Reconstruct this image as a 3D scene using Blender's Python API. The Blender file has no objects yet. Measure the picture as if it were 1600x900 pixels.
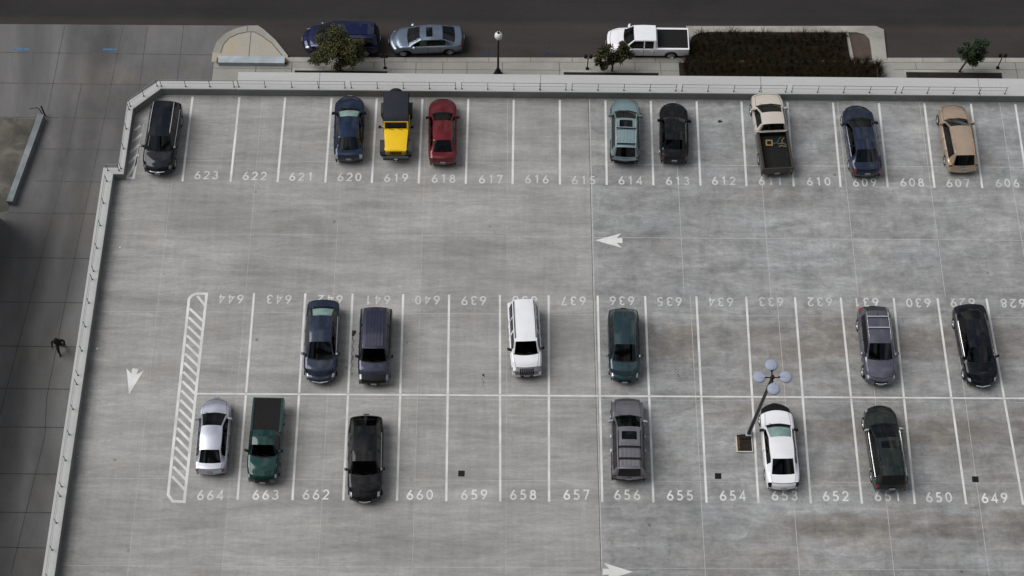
import bpy, bmesh, math, random
import numpy as np
from mathutils import Vector, Matrix

random.seed(7)
SC = bpy.context.scene
COL = SC.collection
R = math.radians

# ------------------------------------------------------------------ camera
cam_d = bpy.data.cameras.new('camera')
cam = bpy.data.objects.new('camera', cam_d)
COL.objects.link(cam)
F_PX, PITCH, ROLL, YAW, CAM_Z = 2723.109, 1.0722514, 0.03081439, 0.02628104, 85.6
cy, sy, cp, sp = math.cos(YAW), math.sin(YAW), math.cos(PITCH), math.sin(PITCH)
fwd = Vector((sy * cp, cy * cp, -sp))
rgt = Vector((cy, -sy, 0.0))
upv = rgt.cross(fwd)
r2 = math.cos(ROLL) * rgt + math.sin(ROLL) * upv
u2 = -math.sin(ROLL) * rgt + math.cos(ROLL) * upv
M = Matrix((r2, u2, -fwd)).transposed().to_4x4()
M.translation = Vector((0, 0, CAM_Z))
cam.matrix_world = M
cam_d.sensor_width = 36.0
cam_d.lens = F_PX / 1600.0 * 36.0
cam_d.clip_end = 3000.0
SC.camera = cam

# ------------------------------------------------------------------ sky, sun, exposure
SUN_EL, SUN_AZ = R(52), R(-80)          # azimuth measured from +Y (up the picture), negative = to its left
SKY_STRENGTH = 0.06
CLOUD = 7.0
SUN_STRENGTH = 2.0
EXPOSURE = 0.44
w = bpy.data.worlds.new("World")
SC.world = w
w.use_nodes = True
nt = w.node_tree
nt.nodes.clear()
out = nt.nodes.new('ShaderNodeOutputWorld')
bg = nt.nodes.new('ShaderNodeBackground')
sky = nt.nodes.new('ShaderNodeTexSky')
sky.sky_type = 'NISHITA'
sky.sun_disc = False
sky.sun_elevation = SUN_EL
sky.sun_rotation = SUN_AZ
tc = nt.nodes.new('ShaderNodeTexCoord')
n1 = nt.nodes.new('ShaderNodeTexNoise')
n1.inputs['Scale'].default_value = 5.5
n1.inputs['Detail'].default_value = 6
n1.inputs['Roughness'].default_value = 0.6
cr = nt.nodes.new('ShaderNodeValToRGB')
cr.color_ramp.elements[0].position = 0.32
cr.color_ramp.elements[1].position = 0.58
n2 = nt.nodes.new('ShaderNodeTexNoise')
n2.inputs['Scale'].default_value = 9.0
n2.inputs['Detail'].default_value = 5
cr2 = nt.nodes.new('ShaderNodeValToRGB')
cr2.color_ramp.elements[0].position = 0.38
cr2.color_ramp.elements[0].color = (CLOUD * 0.22, CLOUD * 0.23, CLOUD * 0.26, 1)
cr2.color_ramp.elements[1].position = 0.66
cr2.color_ramp.elements[1].color = (CLOUD * 1.75, CLOUD * 1.74, CLOUD * 1.68, 1)
mx = nt.nodes.new('ShaderNodeMix')
mx.data_type = 'RGBA'
nt.links.new(tc.outputs['Generated'], n1.inputs['Vector'])
nt.links.new(tc.outputs['Generated'], n2.inputs['Vector'])
nt.links.new(n1.outputs['Fac'], cr.inputs['Fac'])
nt.links.new(n2.outputs['Fac'], cr2.inputs['Fac'])
nt.links.new(cr.outputs['Color'], mx.inputs['Factor'])
nt.links.new(sky.outputs['Color'], mx.inputs['A'])
nt.links.new(cr2.outputs['Color'], mx.inputs['B'])
sepw = nt.nodes.new('ShaderNodeSeparateXYZ')
nt.links.new(tc.outputs['Generated'], sepw.inputs[0])
mrw = nt.nodes.new('ShaderNodeMapRange')      # an overcast sky is about three times brighter overhead than at the horizon
mrw.inputs[1].default_value = 0.0
mrw.inputs[2].default_value = 1.0
mrw.inputs[3].default_value = 0.30
mrw.inputs[4].default_value = 1.22
nt.links.new(sepw.outputs['Z'], mrw.inputs[0])
sc_ = nt.nodes.new('ShaderNodeVectorMath')
sc_.operation = 'SCALE'
nt.links.new(mx.outputs['Result'], sc_.inputs[0])
nt.links.new(mrw.outputs[0], sc_.inputs['Scale'])
nt.links.new(sc_.outputs[0], bg.inputs['Color'])
bg.inputs['Strength'].default_value = SKY_STRENGTH
nt.links.new(bg.outputs[0], out.inputs[0])

sun_d = bpy.data.lights.new('sun', 'SUN')
sun_d.energy = SUN_STRENGTH
sun_d.angle = R(44)
sun_d.color = (1.0, 0.985, 0.955)
sun = bpy.data.objects.new('sun', sun_d)
COL.objects.link(sun)
sd = Vector((math.sin(SUN_AZ) * math.cos(SUN_EL), math.cos(SUN_AZ) * math.cos(SUN_EL), math.sin(SUN_EL)))
sun.rotation_euler = sd.to_track_quat('Z', 'Y').to_euler()
sun.location = (0, 40, 60)

vs = SC.view_settings
vs.view_transform = 'Standard'
vs.look = 'None'
vs.exposure = EXPOSURE
vs.gamma = 1.0
vs.use_curve_mapping = False
SC.render.engine = 'CYCLES'
SC.cycles.max_bounces = 6
SC.cycles.transparent_max_bounces = 8

Z0 = -6.4          # pavement level around the garage
ZST = Z0 - 0.13    # street

# ================================================================== material helpers
def mat_new(name):
    m = bpy.data.materials.new(name)
    m.use_nodes = True
    t = m.node_tree
    return m, t, t.nodes['Principled BSDF']

def N(t, typ, **kw):
    n = t.nodes.new(typ)
    for k, v in kw.items():
        setattr(n, k, v)
    return n

def L(t, a, b):
    t.links.new(a, b)

def coords(t, scale=(1, 1, 1)):
    c = N(t, 'ShaderNodeTexCoord')
    mp = N(t, 'ShaderNodeMapping')
    mp.inputs['Scale'].default_value = scale
    L(t, c.outputs['Object'], mp.inputs['Vector'])
    return mp.outputs['Vector']

def noise(t, scale, detail=4, rough=0.55, mscale=(1, 1, 1), dist=0.0):
    n = N(t, 'ShaderNodeTexNoise')
    n.inputs['Scale'].default_value = scale
    n.inputs['Detail'].default_value = detail
    n.inputs['Roughness'].default_value = rough
    n.inputs['Distortion'].default_value = dist
    L(t, coords(t, mscale), n.inputs['Vector'])
    return n.outputs['Fac']

def remap(t, v, a, b, c, d, smooth=False):
    n = N(t, 'ShaderNodeMapRange')
    if smooth:
        n.interpolation_type = 'SMOOTHSTEP'
    n.clamp = True
    for i, x in enumerate((a, b, c, d)):
        n.inputs[i + 1].default_value = x
    L(t, v, n.inputs[0])
    return n.outputs[0]

def math2(t, op, a, b):
    n = N(t, 'ShaderNodeMath', operation=op)
    for i, x in enumerate((a, b)):
        if isinstance(x, (int, float)):
            n.inputs[i].default_value = x
        else:
            L(t, x, n.inputs[i])
    return n.outputs[0]

def mixc(t, fac, a, b, mode='MIX'):
    n = N(t, 'ShaderNodeMix', data_type='RGBA', blend_type=mode)
    for key, x in (('Factor', fac), ('A', a), ('B', b)):
        if isinstance(x, (int, float)):
            n.inputs[key].default_value = x
        elif isinstance(x, tuple):
            n.inputs[key].default_value = (x[0], x[1], x[2], 1)
        else:
            L(t, x, n.inputs[key])
    return n.outputs['Result']

def scalec(t, col, v):
    n = N(t, 'ShaderNodeVectorMath', operation='SCALE')
    if isinstance(col, tuple):
        n.inputs[0].default_value = col
    else:
        L(t, col, n.inputs[0])
    L(t, v, n.inputs['Scale'])
    return n.outputs[0]

def simple(name, col, rough=0.6, metal=0.0, var=0.12, vscale=6.0, coat=0.0, spec=0.2):
    m, t, b = mat_new(name)
    v = remap(t, noise(t, vscale, 4), 0.25, 0.75, 1 - var, 1 + var)
    L(t, scalec(t, col, v), b.inputs['Base Color'])
    b.inputs['Roughness'].default_value = rough
    b.inputs['Metallic'].default_value = metal
    b.inputs['Coat Weight'].default_value = coat
    b.inputs['Coat Roughness'].default_value = 0.06
    b.inputs['Specular IOR Level'].default_value = spec
    return m

# ---- deck concrete
def deck_mat():
    m, t, b = mat_new('deck_concrete')
    c = N(t, 'ShaderNodeTexCoord')
    sep = N(t, 'ShaderNodeSeparateXYZ')
    L(t, c.outputs['Object'], sep.inputs[0])
    X, Y = sep.outputs['X'], sep.outputs['Y']
    east = remap(t, X, 5.86, 5.90, 0, 1)
    large = noise(t, 0.09, 5, 0.55)
    smear = noise(t, 1.0, 7, 0.68, (0.13, 0.62, 1), 0.5)
    smear2 = noise(t, 1.0, 6, 0.65, (0.30, 2.2, 1), 0.9)
    broom = noise(t, 1.0, 4, 0.65, (4.5, 0.40, 1), 0.5)
    grain = noise(t, 9.0, 6, 0.75)
    blot = noise(t, 0.95, 9, 0.74, (0.85, 1.15, 1), 0.5)
    blot2 = noise(t, 0.22, 6, 0.6, (0.7, 1.3, 1), 0.3)
    fine = noise(t, 3.2, 7, 0.75, (0.7, 1.2, 1), 0.8)
    # slabs poured in lanes: each a slightly different grey
    sx = math2(t, 'FLOOR', math2(t, 'DIVIDE', math2(t, 'SUBTRACT', X, 5.88), 4.88), 0.0)
    syy = math2(t, 'FLOOR', math2(t, 'DIVIDE', math2(t, 'SUBTRACT', Y, 35.12), 4.93), 0.0)
    cb = N(t, 'ShaderNodeCombineXYZ')
    L(t, sx, cb.inputs[0]); L(t, syy, cb.inputs[1])
    wn = N(t, 'ShaderNodeTexWhiteNoise', noise_dimensions='2D')
    L(t, cb.outputs[0], wn.inputs['Vector'])
    slab = remap(t, wn.outputs['Value'], 0, 1, 0.93, 1.05)
    base = mixc(t, east, (0.315, 0.308, 0.296), (0.288, 0.287, 0.286))
    v = remap(t, large, 0.3, 0.7, 0.88, 1.10)
    v = math2(t, 'MULTIPLY', v, remap(t, smear, 0.30, 0.70, 0.76, 1.18))
    v = math2(t, 'MULTIPLY', v, remap(t, smear2, 0.3, 0.7, 0.88, 1.09))
    v = math2(t, 'MULTIPLY', v, remap(t, broom, 0.3, 0.7, 0.955, 1.04))
    v = math2(t, 'MULTIPLY', v, remap(t, grain, 0.3, 0.7, 0.93, 1.07))
    v = math2(t, 'MULTIPLY', v, remap(t, noise(t, 1.0, 5, 0.7, (1.9, 0.22, 1), 0.4), 0.3, 0.7, 0.93, 1.06))
    crisp = noise(t, 1.0, 9, 0.82, (0.45, 3.2, 1), 0.6)
    v = math2(t, 'MULTIPLY', v, remap(t, crisp, 0.32, 0.68, 0.82, 1.14))
    speck = noise(t, 5.5, 8, 0.8, (0.6, 1.4, 1), 0.4)
    v = math2(t, 'MULTIPLY', v, remap(t, speck, 0.32, 0.68, 0.88, 1.10))
    # thin dark dashes scraped along the pour direction
    dash = noise(t, 1.0, 6, 0.7, (0.55, 6.5, 1), 0.3)
    v = math2(t, 'MULTIPLY', v, remap(t, dash, 0.63, 0.72, 1.0, 0.74))
    v = math2(t, 'MULTIPLY', v, slab)
    be = remap(t, blot, 0.34, 0.66, 0.72, 1.20)
    be = math2(t, 'MULTIPLY', be, remap(t, fine, 0.3, 0.7, 0.88, 1.12))
    bw = remap(t, blot, 0.3, 0.7, 0.94, 1.05)
    mixv = N(t, 'ShaderNodeMix')
    L(t, east, mixv.inputs[0]); L(t, bw, mixv.inputs[2]); L(t, be, mixv.inputs[3])
    v = math2(t, 'MULTIPLY', v, mixv.outputs[0])
    # drip marks where bays are parked in all day
    col = scalec(t, base, v)
    # brown water stains on the old eastern slabs
    br = math2(t, 'MULTIPLY', remap(t, blot2, 0.46, 0.60, 0, 0.60), remap(t, X, 9, 13, 0, 1))
    br = math2(t, 'MULTIPLY', br, remap(t, Y, 45.6, 44.6, 0, 1))
    col = mixc(t, br, col, scalec(t, (0.240, 0.218, 0.190), v))
    blu = math2(t, 'MULTIPLY', remap(t, noise(t, 0.22, 4), 0.48, 0.62, 0, 0.5), east)
    col = mixc(t, blu, col, scalec(t, (0.292, 0.303, 0.310), v))
    warm = remap(t, noise(t, 0.35, 3), 0.60, 0.72, 0, 0.35)
    col = mixc(t, warm, col, scalec(t, (0.335, 0.305, 0.262), v))
    # long water stained bands across the eastern bays
    yw = math2(t, 'ADD', Y, remap(t, noise(t, 0.8, 6, 0.7), 0.2, 0.8, -0.35, 0.35))
    cell = N(t, 'ShaderNodeTexWhiteNoise', noise_dimensions='1D')
    L(t, math2(t, 'FLOOR', math2(t, 'DIVIDE', math2(t, 'SUBTRACT', X, 0.6), 2.73), 0.0), cell.inputs['W'])
    bay = remap(t, cell.outputs['Value'], 0.2, 0.75, 0.25, 1.0)
    for ya, yb_, xa in ((37.15, 38.75, 15.5), (42.2, 44.55, 7.0), (31.9, 33.4, 14.0)):
        bd = math2(t, 'MULTIPLY', remap(t, yw, ya, ya + .22, 0, 1), remap(t, yw, yb_ - .22, yb_, 1, 0))
        bd = math2(t, 'MULTIPLY', bd, remap(t, X, xa, xa + 1.2, 0, 1))
        bd = math2(t, 'MULTIPLY', math2(t, 'MULTIPLY', bd, bay), remap(t, noise(t, 0.6, 6, 0.65), 0.32, 0.56, 0.2, 0.8))
        col = mixc(t, bd, col, scalec(t, (0.190, 0.170, 0.150), v))
    pale = math2(t, 'MULTIPLY', remap(t, noise(t, 0.8, 8, 0.72, (0.7, 1.2, 1), 0.8), 0.56, 0.70, 0, 0.38), east)
    col = mixc(t, pale, col, scalec(t, (0.385, 0.388, 0.388), v))
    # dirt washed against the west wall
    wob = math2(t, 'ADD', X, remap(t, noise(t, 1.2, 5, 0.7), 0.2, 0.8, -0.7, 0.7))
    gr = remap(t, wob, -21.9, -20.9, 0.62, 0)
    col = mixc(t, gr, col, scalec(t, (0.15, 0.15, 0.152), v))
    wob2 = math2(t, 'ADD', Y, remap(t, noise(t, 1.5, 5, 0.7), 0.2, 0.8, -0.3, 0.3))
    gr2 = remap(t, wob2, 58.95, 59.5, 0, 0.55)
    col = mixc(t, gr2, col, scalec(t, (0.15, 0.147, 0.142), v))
    # small dark drips
    vo = N(t, 'ShaderNodeTexVoronoi')
    vo.inputs['Scale'].default_value = 0.8
    L(t, coords(t), vo.inputs['Vector'])
    sp_ = math2(t, 'MULTIPLY', remap(t, vo.outputs['Distance'], 0.05, 0.09, 1, 0), remap(t, noise(t, 0.4, 2), 0.55, 0.6, 0, 0.6))
    col = mixc(t, sp_, col, (0.06, 0.06, 0.06))
    L(t, col, b.inputs['Base Color'])
    b.inputs['Roughness'].default_value = 0.82
    bp = N(t, 'ShaderNodeBump')
    bp.inputs['Strength'].default_value = 0.15
    bp.inputs['Distance'].default_value = 0.01
    L(t, grain, bp.inputs['Height'])
    L(t, bp.outputs[0], b.inputs['Normal'])
    return m

def concrete(name, col, var=0.12, smear=(0.5, 0.5, 1), stain=0.0, rough=0.85, stain_scale=0.25, tint=None):
    m, t, b = mat_new(name)
    v = remap(t, noise(t, 0.5, 6, 0.6, smear, 0.3), 0.28, 0.72, 1 - var, 1 + var)
    v = math2(t, 'MULTIPLY', v, remap(t, noise(t, 8, 5, 0.7), 0.3, 0.7, 0.93, 1.07))
    if stain:
        v = math2(t, 'MULTIPLY', v, remap(t, noise(t, stain_scale, 6, 0.6, smear, 0.8), 0.42, 0.62, 1 - stain, 1.05))
    c = scalec(t, col, v)
    if tint:
        c = mixc(t, remap(t, noise(t, 0.6, 4), 0.45, 0.65, 0, 0.7), c, scalec(t, tint, v))
    L(t, c, b.inputs['Base Color'])
    b.inputs['Roughness'].default_value = rough
    b.inputs['Specular IOR Level'].default_value = 0.2
    return m

def drive_mat():
    m, t, b = mat_new('driveway_concrete')
    c = N(t, 'ShaderNodeTexCoord')
    sep = N(t, 'ShaderNodeSeparateXYZ')
    L(t, c.outputs['Object'], sep.inputs[0])
    X, Y = sep.outputs['X'], sep.outputs['Y']
    v = remap(t, noise(t, 0.16, 6, 0.6, (1, 0.45, 1), 0.6), 0.35, 0.65, 0.70, 1.20)
    v = math2(t, 'MULTIPLY', v, remap(t, noise(t, 1.0, 5, 0.6, (0.9, 0.12, 1)), 0.3, 0.7, 0.88, 1.1))
    v = math2(t, 'MULTIPLY', v, remap(t, noise(t, 9, 5, 0.7), 0.3, 0.7, 0.94, 1.06))
    # tyre tracks worn dark along the lane
    wob = math2(t, 'ADD', X, remap(t, noise(t, 0.12, 3), 0.2, 0.8, -0.9, 0.9))
    for x0 in (-26.9, -25.3):
        d = math2(t, 'ABSOLUTE', math2(t, 'SUBTRACT', wob, x0), 0.0)
        v = math2(t, 'MULTIPLY', v, remap(t, d, 0.05, 0.9, 0.80, 1.0, True))
    # base tone: the lane is paler than the apron by the street
    base = mixc(t, remap(t, Y, 46, 60, 1, 0, True), (0.130, 0.126, 0.127), (0.185, 0.182, 0.180))
    col = scalec(t, base, v)
    warm = remap(t, noise(t, 0.3, 4), 0.52, 0.66, 0, 0.5)
    col = mixc(t, warm, col, scalec(t, (0.165, 0.150, 0.128), v))
    L(t, col, b.inputs['Base Color'])
    b.inputs['Specular IOR Level'].default_value = 0.2
    b.inputs['Roughness'].default_value = 0.85
    return m

def asphalt_mat():
    m, t, b = mat_new('asphalt')
    c = N(t, 'ShaderNodeTexCoord')
    sep = N(t, 'ShaderNodeSeparateXYZ')
    L(t, c.outputs['Object'], sep.inputs[0])
    Y = math2(t, 'ADD', sep.outputs['Y'], remap(t, noise(t, 0.3, 3), 0.2, 0.8, -0.15, 0.15))
    base = mixc(t, remap(t, Y, 69.7, 70.2, 0, 1), (0.044, 0.0375, 0.037), (0.0300, 0.0282, 0.0290))
    v = remap(t, noise(t, 0.35, 6, 0.6, (0.35, 1, 1), 0.5), 0.3, 0.7, 0.82, 1.18)
    v = math2(t, 'MULTIPLY', v, remap(t, noise(t, 14, 4, 0.7), 0.3, 0.7, 0.85, 1.15))
    v = math2(t, 'MULTIPLY', v, remap(t, noise(t, 0.5, 5, 0.6, (0.08, 2.5, 1)), 0.3, 0.7, 0.92, 1.08))
    L(t, scalec(t, base, v), b.inputs['Base Color'])
    b.inputs['Roughness'].default_value = 0.9
    b.inputs['Specular IOR Level'].default_value = 0.12
    return m

def paint_white(name, lo=0.50, wear=0.42):
    m, t, b = mat_new(name)
    f = remap(t, noise(t, 5.0, 7, 0.75, (1, 1, 1), 0.3), wear - 0.12, wear, 1, 0)
    f2 = remap(t, noise(t, 0.9, 3), 0.35, 0.65, 0.75, 1.0)
    col = mixc(t, math2(t, 'MULTIPLY', f, 0.75), scalec(t, (lo, lo, lo * 0.985), f2), (0.29, 0.285, 0.275))
    L(t, col, b.inputs['Base Color'])
    b.inputs['Roughness'].default_value = 0.7
    return m

MAT = dict(
    deck=deck_mat(),
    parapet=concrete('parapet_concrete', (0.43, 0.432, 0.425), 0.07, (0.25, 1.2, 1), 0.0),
    innerface=concrete('inner_wall_concrete', (0.215, 0.218, 0.215), 0.12, (1, 1, 1), 0.15),
    facade=concrete('facade_concrete', (0.30, 0.30, 0.29), 0.08),
    joint_light=simple('joint_sealant_light', (0.45, 0.445, 0.43), 0.8, var=0.25, vscale=3),
    joint_dark=simple('joint_dark', (0.085, 0.083, 0.08), 0.9, var=0.3, vscale=3),
    line=paint_white('line_paint', 0.68, 0.38),
    number=paint_white('number_paint', 0.58, 0.42),
    drive=drive_mat(),
    asphalt=asphalt_mat(),
    sidewalk=concrete('sidewalk_concrete', (0.29, 0.285, 0.262), 0.10, (0.6, 0.6, 1), 0.12),
    kerb=concrete('kerb_concrete', (0.33, 0.318, 0.285), 0.15, (0.6, 0.6, 1), 0.22, stain_scale=0.6),
    warmcon=concrete('warm_concrete', (0.34, 0.32, 0.275), 0.08, (1, 0.4, 1), tint=(0.38, 0.31, 0.22)),
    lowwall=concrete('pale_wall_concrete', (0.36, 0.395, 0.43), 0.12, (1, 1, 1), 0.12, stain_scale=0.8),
    bluepaint=simple('blue_marking_paint', (0.055, 0.16, 0.28), 0.8, var=0.4, vscale=5),
    bluefaded=simple('faded_blue_marking', (0.022, 0.038, 0.062), 0.85, var=0.3, vscale=5),
    rail=simple('rail_galvanised', (0.28, 0.285, 0.29), 0.45, 0.7),
    railpost=simple('rail_post_steel', (0.06, 0.06, 0.062), 0.5, 0.5),
    black=simple('black_metal', (0.014, 0.014, 0.015), 0.45, 0.3),
    dirt=concrete('planting_soil', (0.017, 0.014, 0.012), 0.3, (3, 3, 1)),
    mulch=concrete('mulch', (0.075, 0.055, 0.047), 0.25, (3, 3, 1)),
    drydirt=concrete('dry_dirt', (0.120, 0.112, 0.096), 0.3, (1, 1, 1), 0.35, stain_scale=0.8),
    grate=simple('drain_iron', (0.010, 0.010, 0.010), 0.7),
    polegrey=simple('pole_bronze', (0.055, 0.055, 0.058), 0.45, 0.4),
    lampgrey=simple('lamp_bluegrey', (0.30, 0.335, 0.42), 0.5, 0.0, 0.06, 10),
    rust=simple('rusty_board', (0.16, 0.085, 0.035), 0.85, var=0.5, vscale=5),
    darkpit=simple('dark_board', (0.018, 0.014, 0.011), 0.85, var=0.5, vscale=4),
    whiterim=simple('white_rim', (0.55, 0.54, 0.51), 0.7, var=0.15, vscale=5),
    plate=simple('pole_plate', (0.34, 0.37, 0.42), 0.6),
    globe=simple('lamp_globe', (0.78, 0.78, 0.78), 0.25, var=0.02),
    oil=simple('oil', (0.022, 0.019, 0.017), 0.55, var=0.5, vscale=8),
)

# ================================================================== mesh helpers
def link(name, me, mats=None, parent=None, loc=None):
    o = bpy.data.objects.new(name, me)
    COL.objects.link(o)
    if mats is not None:
        for mm in (mats if isinstance(mats, (list, tuple)) else [mats]):
            me.materials.append(mm)
    if parent is not None:
        o.parent = parent
    if loc is not None:
        o.location = loc
    return o

def tag(o, label=None, cat=None, group=None, kind=None):
    if label: o['label'] = label
    if cat: o['category'] = cat
    if group: o['group'] = group
    if kind: o['kind'] = kind
    return o

def empty(name, loc=(0, 0, 0), rz=0.0):
    o = bpy.data.objects.new(name, None)
    o.empty_display_size = 0.3
    COL.objects.link(o)
    o.location = loc
    o.rotation_euler = (0, 0, rz)
    return o

class MB:
    """collects faces, builds one mesh"""
    def __init__(s):
        s.v, s.f, s.m = [], [], []
    def face(s, pts, mi=0):
        i = len(s.v)
        s.v += [tuple(p) for p in pts]
        s.f.append(tuple(range(i, i + len(pts))))
        s.m.append(mi)
    def box(s, x0, x1, y0, y1, z0, z1, mi=0, top=1.0):
        cx, cyy = (x0 + x1) / 2, (y0 + y1) / 2
        g = lambda x, y, k: (cx + (x - cx) * k, cyy + (y - cyy) * k)
        b = [(*g(x, y, 1), z0) for x, y in ((x0, y0), (x1, y0), (x1, y1), (x0, y1))]
        tt = [(*g(x, y, top), z1) for x, y in ((x0, y0), (x1, y0), (x1, y1), (x0, y1))]
        i = len(s.v)
        s.v += b + tt
        for q in ((3, 2, 1, 0), (4, 5, 6, 7), (0, 1, 5, 4), (1, 2, 6, 5), (2, 3, 7, 6), (3, 0, 4, 7)):
            s.f.append(tuple(i + k for k in q)); s.m.append(mi)
    def prism(s, poly, z0, z1, mi=0, bottom=True):
        n = len(poly); i = len(s.v)
        s.v += [(x, y, z0) for x, y in poly] + [(x, y, z1) for x, y in poly]
        s.f.append(tuple(range(i + n, i + 2 * n))); s.m.append(mi)
        if bottom:
            s.f.append(tuple(reversed(range(i, i + n)))); s.m.append(mi)
        for k in range(n):
            k2 = (k + 1) % n
            s.f.append((i + k, i + k2, i + n + k2, i + n + k)); s.m.append(mi)
    def tube(s, p, q, r0, r1=None, n=8, mi=0, caps=True):
        r1 = r0 if r1 is None else r1
        p, q = Vector(p), Vector(q)
        d = (q - p).normalized()
        a = d.cross(Vector((0, 0, 1)) if abs(d.z) < 0.9 else Vector((1, 0, 0))).normalized()
        b = d.cross(a)
        i = len(s.v)
        for c, r in ((p, r0), (q, r1)):
            for k in range(n):
                an = 2 * math.pi * k / n
                s.v.append(tuple(c + a * math.cos(an) * r + b * math.sin(an) * r))
        for k in range(n):
            k2 = (k + 1) % n
            s.f.append((i + k, i + k2, i + n + k2, i + n + k)); s.m.append(mi)
        if caps:
            s.f.append(tuple(reversed(range(i, i + n)))); s.m.append(mi)
            s.f.append(tuple(range(i + n, i + 2 * n))); s.m.append(mi)
    def path(s, pts, r, n=6, mi=0):
        for a, b in zip(pts, pts[1:]):
            s.tube(a, b, r, r, n, mi)
    def lathe(s, prof, n=16, c=(0, 0, 0), axis='z', mi=0):
        i = len(s.v)
        for r, z in prof:
            for k in range(n):
                an = 2 * math.pi * k / n
                a, b = r * math.cos(an), r * math.sin(an)
                s.v.append((c[0] + a, c[1] + b, c[2] + z) if axis == 'z' else (c[0] + z, c[1] + a, c[2] + b))
        for j in range(len(prof) - 1):
            for k in range(n):
                k2 = (k + 1) % n
                q = (i + j * n + k, i + j * n + k2, i + (j + 1) * n + k2, i + (j + 1) * n + k)
                s.f.append(q if axis == 'z' else q[::-1]); s.m.append(mi)
    def build(s, name, mats, parent=None, loc=None, smooth=None, bevel=0.0):
        me = bpy.data.meshes.new(name)
        me.from_pydata(s.v, [], s.f)
        o = link(name, me, mats, parent, loc)
        for p, mi in zip(me.polygons, s.m):
            p.material_index = mi
        bm = bmesh.new(); bm.from_mesh(me)
        bmesh.ops.remove_doubles(bm, verts=bm.verts, dist=1e-5)
        bmesh.ops.recalc_face_normals(bm, faces=bm.faces)
        bm.to_mesh(me); bm.free()
        if smooth is not None:
            for p in me.polygons: p.use_smooth = True
            me.set_sharp_from_angle(angle=R(smooth))
        if bevel:
            md = o.modifiers.new('bevel', 'BEVEL'); md.width = bevel; md.segments = 2; md.limit_method = 'ANGLE'
        me.update()
        return o

def flat(name, polys, z, mat, kind=None):
    mb = MB()
    for p in polys:
        mb.face([(x, y, z) for x, y in p])
    me = bpy.data.meshes.new(name)
    me.from_pydata(mb.v, [], mb.f)
    o = link(name, me, mat)
    for p in me.polygons:
        if p.normal.z < 0: p.flip()
    if kind: o['kind'] = kind
    return o

def strip(x0, y0, x1, y1, wd):
    dx, dy = x1 - x0, y1 - y0
    l = math.hypot(dx, dy)
    nx, ny = -dy / l * wd / 2, dx / l * wd / 2
    return [(x0 + nx, y0 + ny), (x0 - nx, y0 - ny), (x1 - nx, y1 - ny), (x1 + nx, y1 + ny)]

def ribbon(pts, wd, closed=False):
    """mitred ribbon quads along a polyline"""
    n = len(pts); Ls, Rs = [], []
    for i in range(n):
        p = Vector(pts[i])
        if closed:
            a, b = Vector(pts[i - 1]), Vector(pts[(i + 1) % n])
        else:
            a, b = Vector(pts[max(i - 1, 0)]), Vector(pts[min(i + 1, n - 1)])
        d1 = (p - a).normalized() if (p - a).length > 1e-9 else (b - p).normalized()
        d2 = (b - p).normalized() if (b - p).length > 1e-9 else d1
        n1 = Vector((-d1.y, d1.x)); n2 = Vector((-d2.y, d2.x))
        mdir = (n1 + n2).normalized()
        k = min(1 / max(mdir.dot(n1), 0.35), 2.2)
        Ls.append(p + mdir * wd / 2 * k); Rs.append(p - mdir * wd / 2 * k)
    qs = []
    for i in range(n if closed else n - 1):
        j = (i + 1) % n
        qs.append([tuple(Ls[i]), tuple(Rs[i]), tuple(Rs[j]), tuple(Ls[j])])
    return qs

# ================================================================== SETTING
flat('ground', [[(-1500, -1500), (1500, -1500), (1500, 1500), (-1500, 1500)]], Z0 - 0.20,
     concrete('far_ground', (0.14, 0.138, 0.13), 0.15, (0.1, 0.1, 1)), 'structure')
flat('street', [[(-250, 66.7), (250, 67.6), (250, 82), (-250, 82)]], ZST, MAT['asphalt'], 'structure')

def kb(x):      # back line of the street kerb
    return 66.69 + 0.0108 * x
# driveway at the left, running down beside the garage
flat('driveway', [[(-60, 5), (-22.3, 5), (-21, 60.2), (-17.95, 60.6), (-17.95, 66.9), (-15.9, 66.9), (-15.3, 69.42), (-60, 69.25)]], Z0, MAT['drive'], 'structure')
mb = MB()
mb.prism([(-17.93, 60.4), (60, 60.4), (60, kb(60) - .02), (-17.93, kb(-17.93) - .02)], Z0 - .19, Z0 + 0.004)
mb.build('sidewalk', MAT['sidewalk'])['kind'] = 'structure'
# street kerb (left of the bed, right of the bed)
mb = MB()
for x0, x1 in ((-13.3, 12.55), (25.7, 60)):
    mb.prism([(x0, kb(x0)), (x1, kb(x1)), (x1, kb(x1) + .36), (x0, kb(x0) + .36)], Z0 - .19, Z0 + .012)
mb.build('street_kerb', MAT['kerb'], bevel=0.02)['kind'] = 'structure'
# kerb extension (half-round) at the corner of the drive
bo = [(-18.07, 67.24), (-17.89, 68.06), (-17.37, 68.78), (-16.65, 69.21), (-15.96, 69.42), (-15.29, 69.43), (-14.89, 69.12), (-14.09, 68.31), (-13.19, 67.05)]
bi = [(-17.53, 67.2), (-17.42, 67.86), (-17.09, 68.38), (-16.53, 68.74), (-15.96, 68.9), (-15.5, 68.91), (-14.94, 68.56), (-14.28, 68.0), (-13.56, 67.05)]
mb = MB()
for k in range(len(bo) - 1):
    mb.prism([bo[k], bi[k], bi[k + 1], bo[k + 1]], Z0 - .19, Z0 + .016)
mb.build('corner_kerb', MAT['kerb'])['kind'] = 'structure'
mb = MB()
mb.prism([(-18.07, 66.5), (-13.19, 66.55), (-13.19, 67.05)] + [(-13.56, 67.05)] + bi[-2::-1] + [(-18.07, 67.24)], Z0 - .15, Z0 + .010)
mb.build('corner_pavement', MAT['warmcon'])['kind'] = 'structure'
jd = []
for q in ribbon(bi, 0.05): jd.append(q)
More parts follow.
